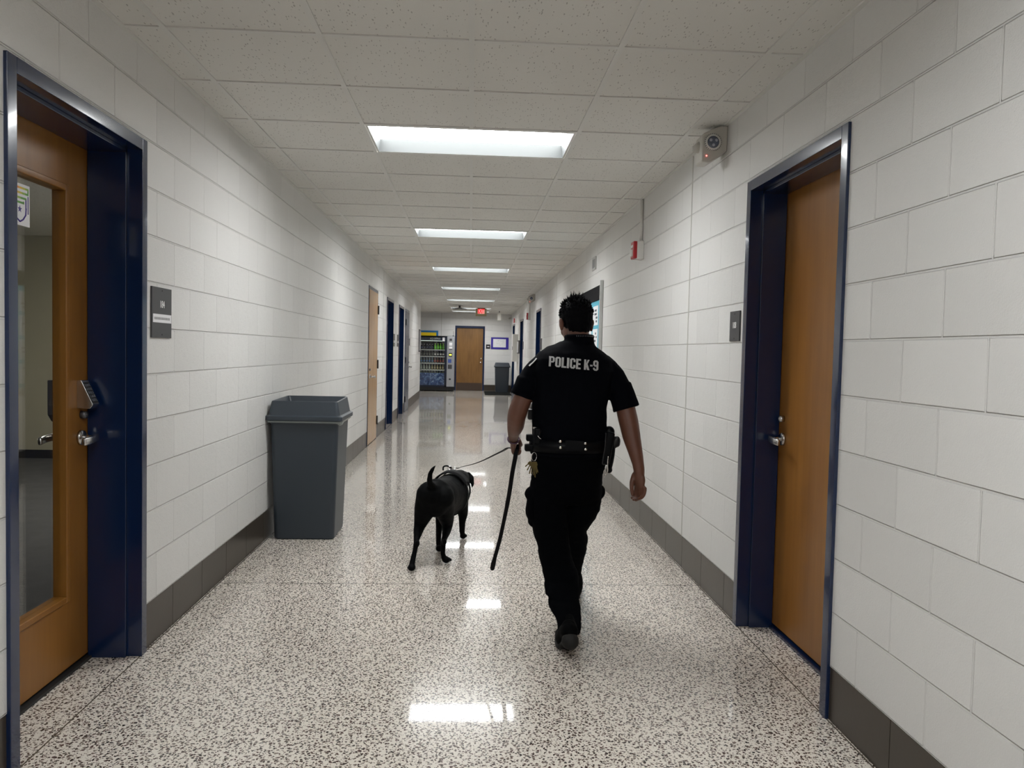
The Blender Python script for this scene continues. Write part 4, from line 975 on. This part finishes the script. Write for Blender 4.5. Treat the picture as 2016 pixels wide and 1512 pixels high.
beltbox('magazine_pouch', 1058, 858, .040, .085, .05, 3.79, e=.012); beltbox('pouch_lid', 1044, 861.5, .042, .034, .05, 3.83, e=.008); beltbox('pouch_lid', 1041.5, 881, .044, .036, .05, 3.82, e=.008)
beltbox('magazine_pouch', 1051, 877, .036, .085, .055, 3.83, e=.010)
bm = BM(); tube(bm, curve([at(1059, 857.5, 3.765), at(1061, 861, 3.762), at(1065.5, 864.5, 3.762)], 4), .002, 8); obj('snap_clip', bm, MT['chrome'], BELT, True)
bm = BM(); cyl(bm, at(1053.5, 840.5, 3.79), at(1053.5, 844, 3.79), .012, 14); obj('pouch_cap', bm, MT['steel'], BELT, True)
beltbox('radio_pouch', 1195.5, 882, .044, .165, .055, 3.79, tilt=math.radians(9), e=.010)
bm = BM(); tube(bm, curve([at(1193, 852, 3.755), at(1191, 880, 3.752), at(1186, 911, 3.755), at(1191, 914, 3.76)], 4), .003, 8); obj('pouch_piping', bm, plain('grey_edge_piping', (.014, .016, .018), .4), BELT, True)
bm = BM(); limb(bm, [at(1206, 878, 3.83), at(1213, 866, 3.83), at(1214, 874, 3.83)], [.020, .0215, .018], 16); ball(bm, at(1215, 863, 3.83), .0135, .02, .012); skinned('holster_grip', bm, .004, MT['black'], BELT, 2)
bm = BM(); limb(bm, [at(1199, 850, 3.84), at(1203, 872, 3.84), at(1203, 900, 3.84), at(1199, 925, 3.84)], [.030, .034, .026, .018], 16, .65, (1, 0, 0)); skinned('holster', bm, .004, MT['leather'], BELT, 2)
bm = BM(); c = around(875, .014, PI/2); box(bm, c.x-.035, c.x+.035, c.y-.004, c.y+.006, c.z-.03, c.z+.03); obj('buckle', bm, MT['steel'], BELT, bevel=.003)
beltbox('radio', 1044.5, 815.5, .030, .055, .045, 3.92, mat='black', e=.008)
bm = BM(); limb(bm, [at(1050, 788, 3.93), at(1048.5, 797, 3.93), at(1047, 805, 3.93)], [.005, .008, .007], 10); obj('radio_clip', bm, plain('dull_silver_clip', (.25, .26, .27), .4, .4), BELT, True)
# --- wristband
bm = BM(); c0 = lh(.010, .0, 0)
tube(bm, [c0+lpn*(math.cos(a)*.0290)+lt*(math.sin(a)*.0300) for a in [2*PI*i/24 for i in range(25)]], .0042, 8); obj('wristband', bm, plain('dark_plum_band', (.07, .025, .06), .5), PT, True)
# --- keys hang from the belt
t = thing('key_bunch', at(1053, 893, 3.77), 'bunch of brass keys on a ring at the left hip of the officer', 'keys', 'keys hanging from the belt')
bm = BM(); c = at(1051.5, 899, 3.765); tube(bm, [c+Vector((math.cos(a)*.013, .004*math.cos(a), math.sin(a)*.021)) for a in [2*PI*i/20 for i in range(21)]], .0015, 6); obj('key_ring', bm, MT['chrome'], t, True)
random.seed(2)
for k in range(8):
    a = (-.85, -.5, -.25, -.12, 0, .08, .16, .24)[k]; L = (.036, .044, .055, .060, .062, .07, .058, .05)[k]; bm = BM(); p0 = at(1045.5+1.3*k, 909+(k%3)*1.2, 3.745+.006*(k%3))
    dv = Vector((math.sin(a), 0, -math.cos(a))); sd = Vector((dv.z, 0, -dv.x))
    prism(bm, [(-.006, 0), (.006, 0), (.007, .014), (.003, .019), (.003, L), (-.002, L+.003), (-.003, L*.8), (-.0012, L*.7), (-.003, .019), (-.007, .014)], lambda u, v: p0+sd*u+dv*v, lambda u, v: p0+sd*u+dv*v+Vector((0, .002, 0)))
    obj('key', bm, MT['brass'], t)
t = thing('key_clip', at(1197, 905, 3.76), 'steel key clips hanging below the radio pouch at right hip', 'keys', 'keys hanging from the belt')
bm = BM(); tube(bm, curve([at(1197.5, 898, 3.765), at(1196.5, 906, 3.76), at(1195.8, 922, 3.757), at(1195.5, 930, 3.757)], 4), [.0022, .0035]*6+[.003], 8); obj('snap_hook', bm, MT['chrome'], t, True)
for dx in (0, -4.5, -2.2):
    bm = BM(); c = at(1195+dx, 925-dx*1.6, 3.76); tube(bm, [c+Vector((math.cos(a)*.006, .003, math.sin(a)*.018)) for a in [2*PI*i/16 for i in range(17)]], .0016, 6); obj('key_ring', bm, MT['chrome'], t, True)

# ------------------------------------------------------------------ the dog
DG = thing('dog', (-.12, 5.05, 0), 'black short-haired dog with raised tail walking ahead on a leash, seen from behind', 'dog'); DORG = ORG[0].copy()
C0, C1, C2, C3 = at(857, 976, 4.86), at(871, 977, 5.04), at(884, 972, 5.22), at(891, 968, 5.38)
ax = (C3-C0); ax.z = 0; ax.normalize(); sd = ax.cross(Vector((0, 0, 1)))
def dring(c, rx, rz, n=28, dz=0): return [c+sd*(rx*math.cos(2*PI*i/n))+Vector((0, 0, rz*math.sin(2*PI*i/n)+dz)) for i in range(n)]
bm = BM()
rings(bm, [dring(C0-ax*.06, .045, .05), dring(C0-ax*.035, .078, .085), dring(C0+ax*.01, .098, .108), dring(C0.lerp(C1, .6), .112, .112), dring(C1+ax*.02, .114, .118), dring(C2, .118, .140, dz=-.006), dring(C2.lerp(C3, .6), .116, .142, dz=-.008), dring(C3, .105, .128), dring(C3+ax*.08, .078, .095, dz=.01)])
HD = at(908, 944, 5.70); nk = C3+ax*.06+Vector((0, 0, .03))
limb(bm, [C3+ax*.02, nk.lerp(HD, .5)+Vector((0, 0, .012)), HD], [.105, .080, .066], 20)
hd = Vector((.12, .95, -.30)).normalized(); hs = hd.cross(Vector((0, 0, 1))).normalized(); hu = hs.cross(hd)
hrot = Matrix((hs, hd, hu)).transposed()
def dh(x, y, z): return HD+hs*x+hd*y+hu*z
ball(bm, dh(0, .02, .008), .068, .082, .062, 18, hrot)
limb(bm, [dh(0, .06, -.012), dh(0, .12, -.022), dh(0, .165, -.026)], [.046, .036, .030], 16); limb(bm, [dh(0, .06, -.034), dh(0, .14, -.044)], [.030, .020], 12); ball(bm, dh(0, .186, -.016), .016, .013, .012, 12, hrot)
for s in (-1, 1): limb(bm, [dh(s*.055, .0, .045), dh(s*.078, -.006, .015), dh(s*.086, -.004, -.030), dh(s*.082, .002, -.058)], [.014, .020, .017, .006], 12, .45, tuple(hd)); ball(bm, dh(s*.028, .070, .026), .014, .012, .012)
limb(bm, [at(855, 962, 4.80), at(846.5, 950, 4.745), at(847, 934, 4.71), at(852, 923, 4.70), at(858.8, 915.5, 4.70)], [.030, .0195, .0165, .0125, .002], 14)
limb(bm, [at(848, 976, 4.84), at(836.5, 1004, 4.86), at(826, 1036, 4.86), at(820.5, 1060, 4.76), at(819.5, 1070, 4.725), at(815.5, 1090, 4.70), at(811.5, 1108, 4.675)], [.096, .070, .037, .0195, .0185, .0160, .0190], 18)
limb(bm, [at(867, 981, 4.86), at(876, 1008, 4.93), at(880.5, 1036, 4.97), at(876, 1056, 4.885), at(873.5, 1066, 4.86), at(871.8, 1088, 4.85), at(875, 1102, 4.845)], [.096, .062, .036, .021, .0185, .0160, .0190], 18)
limb(bm, [at(874, 985, 5.38), at(868, 1015, 5.35), at(864.5, 1040, 5.30), at(863.5, 1062, 5.20), at(864, 1078, 5.15)], [.060, .038, .024, .0195, .0180], 16)
limb(bm, [at(905, 985, 5.42), at(911, 1008, 5.46), at(910, 1028, 5.46), at(909.5, 1044, 5.46), at(910.5, 1053, 5.48)], [.066, .039, .0245, .0205, .0190], 16)
def paw(px, py, Y, dx=0, lift=0):
    c = at(px, py, Y); c.z = .024+lift; ball(bm, c, .026, .034, .022, 14)
    for k in (-1.5, -.5, .5, 1.5): ball(bm, c+Vector((k*.0125+dx, .026-abs(k)*.004, -.006)), .0088, .016, .013, 10)
paw(810.5, 1117, 4.66, -.004, .004); paw(878.5, 1108, 4.85, .010); paw(864.5, 1087, 5.13); paw(911.5, 1058, 5.49, .006)
ball(bm, C0+Vector((.0, -.01, -.098)), .03, .03, .022)
ball(bm, at(857, 992, 4.85), .085, .075, .085, 24); ball(bm, at(822, 1070, 4.705), .0165, .018, .022); ball(bm, at(875, 1067, 4.835), .0165, .018, .022)
skinned('body', bm, .0055, MT['fur'], DG, 16, wr(.0015, 30))
for s in (-1, 1):
    bm = BM(); ball(bm, dh(s*.030, .082, .030), .009, n=12); obj('eye', bm, plain('dog_eye', (.02, .009, .004), .08), DG, True)
# harness
HCc = C2+ax*.03; bm = BM()
def band(c, rx, rz, w, th=.006, dz=-.006, a0=0, a1=2*PI, n=40):
    m = n if a1-a0 > 6 else n; rs = []
    for i in range(m+1):
        a = a0+(a1-a0)*i/m; rr = []
        for (gw, gt) in ((-w/2, 0), (w/2, 0), (w/2, th), (-w/2, th)): rr.append(c+ax*gw+sd*((rx+gt)*math.cos(a))+Vector((0, 0, (rz+gt)*math.sin(a)+dz)))
        rs.append(rr)
    rings(bm, rs, cap=(a1-a0 < 6))
band(HCc, .122, .146, .045); HN = obj('harness', bm, MT['web'], DG, True)
bm = BM(); band(HCc+ax*.005, .127, .151, .125, .007, -.006, PI*.17, PI*.83, 24); obj('harness_saddle', bm, MT['web'], HN, True)
bm = BM(); band(HCc+ax*.13, .112, .132, .035, .006, -.004); obj('chest_strap', bm, MT['web'], HN, True)
bm = BM(); tube(bm, curve([at(872.5, 926, 5.24), at(873, 919.5, 5.24), at(878, 917.2, 5.24), at(884, 918.5, 5.25), at(889, 922.5, 5.25)], 5), .0055, 10, .6); obj('harness_handle', bm, MT['web'], HN, True)
bm = BM(); c = at(885, 921.5, 5.245); tube(bm, [c+Vector((math.cos(a)*.016, .003, math.sin(a)*.011)) for a in [2*PI*i/18 for i in range(19)]], .0024, 8); obj('metal_ring', bm, MT['chrome'], HN, True)
# leash: a thing of its own
LS = thing('leash', at(1011, 880, 4.08), 'long flat black leash from dog harness to the left hand, loose end hanging', 'leash')
HH = lh(.094, -.012, .022)
bm = BM(); p = curve([at(898.5, 921.8, 5.22), at(912, 918.5, 5.10), at(932, 913.5, 4.90), at(952, 906, 4.70), at(972.5, 896, 4.46), at(990, 887.5, 4.25), at(1002, 881.5, 4.12), HH], 6)
tube(bm, p, [.0035+.0065*min(1, i/(len(p)*.8)) for i in range(len(p))], 10, .28, e=3.5)
p = curve([HH+Vector((0, .0, .03)), HH, at(1016.5, 888, 4.04), at(1013, 908, 4.04), at(1008.5, 932, 4.06), at(1002, 975, 4.10), at(992, 1026, 4.14), at(983, 1066, 4.17), at(973.5, 1100, 4.19)], 6)
tube(bm, p, [.0115]*(len(p)-16)+[.0105]*16, 10, .28, (0, 1, 0), e=3.5); obj('strap', bm, MT['web'], LS, True)
bm = BM(); limb(bm, [at(974.5, 1096, 4.19), at(971.5, 1109, 4.195), at(969.3, 1119, 4.20)], [.0095, .0135, .0125], 12, .6, (0, 1, 0)); obj('loose_end', bm, MT['web'], LS, True)
bm = BM(); c = at(895.5, 921.8, 5.23); tube(bm, [c+Vector((math.cos(a)*.014, -.002, math.sin(a)*.007)) for a in [2*PI*i/18 for i in range(19)]], .0024, 8); limb(bm, [c+Vector((.012, 0, 0)), c+Vector((.03, 0, .001))], [.004, .0045], 8); obj('snap_hook', bm, MT['chrome'], LS, True)
bm = BM(); tube(bm, [c+Vector((-.012, 0, 0)), at(885, 921.5, 5.245)+Vector((.014, 0, 0))], .0022, 8); obj('split_ring', bm, MT['chrome'], LS, True)
# ------------------------------------------------------------------ world and view
w = bpy.data.worlds.new('world'); sc.world = w; w.use_nodes = True
w.node_tree.nodes['Background'].inputs[0].default_value = (.02, .02, .02, 1); w.node_tree.nodes['Background'].inputs[1].default_value = 1
sc.view_settings.view_transform = 'Standard'; sc.view_settings.look = 'None'; sc.view_settings.gamma = 1; sc.view_settings.exposure = 0.45
sc.view_settings.use_curve_mapping = False
sc.cycles.max_bounces = 10; sc.cycles.diffuse_bounces = 6; sc.cycles.glossy_bounces = 5; sc.cycles.transparent_max_bounces = 12
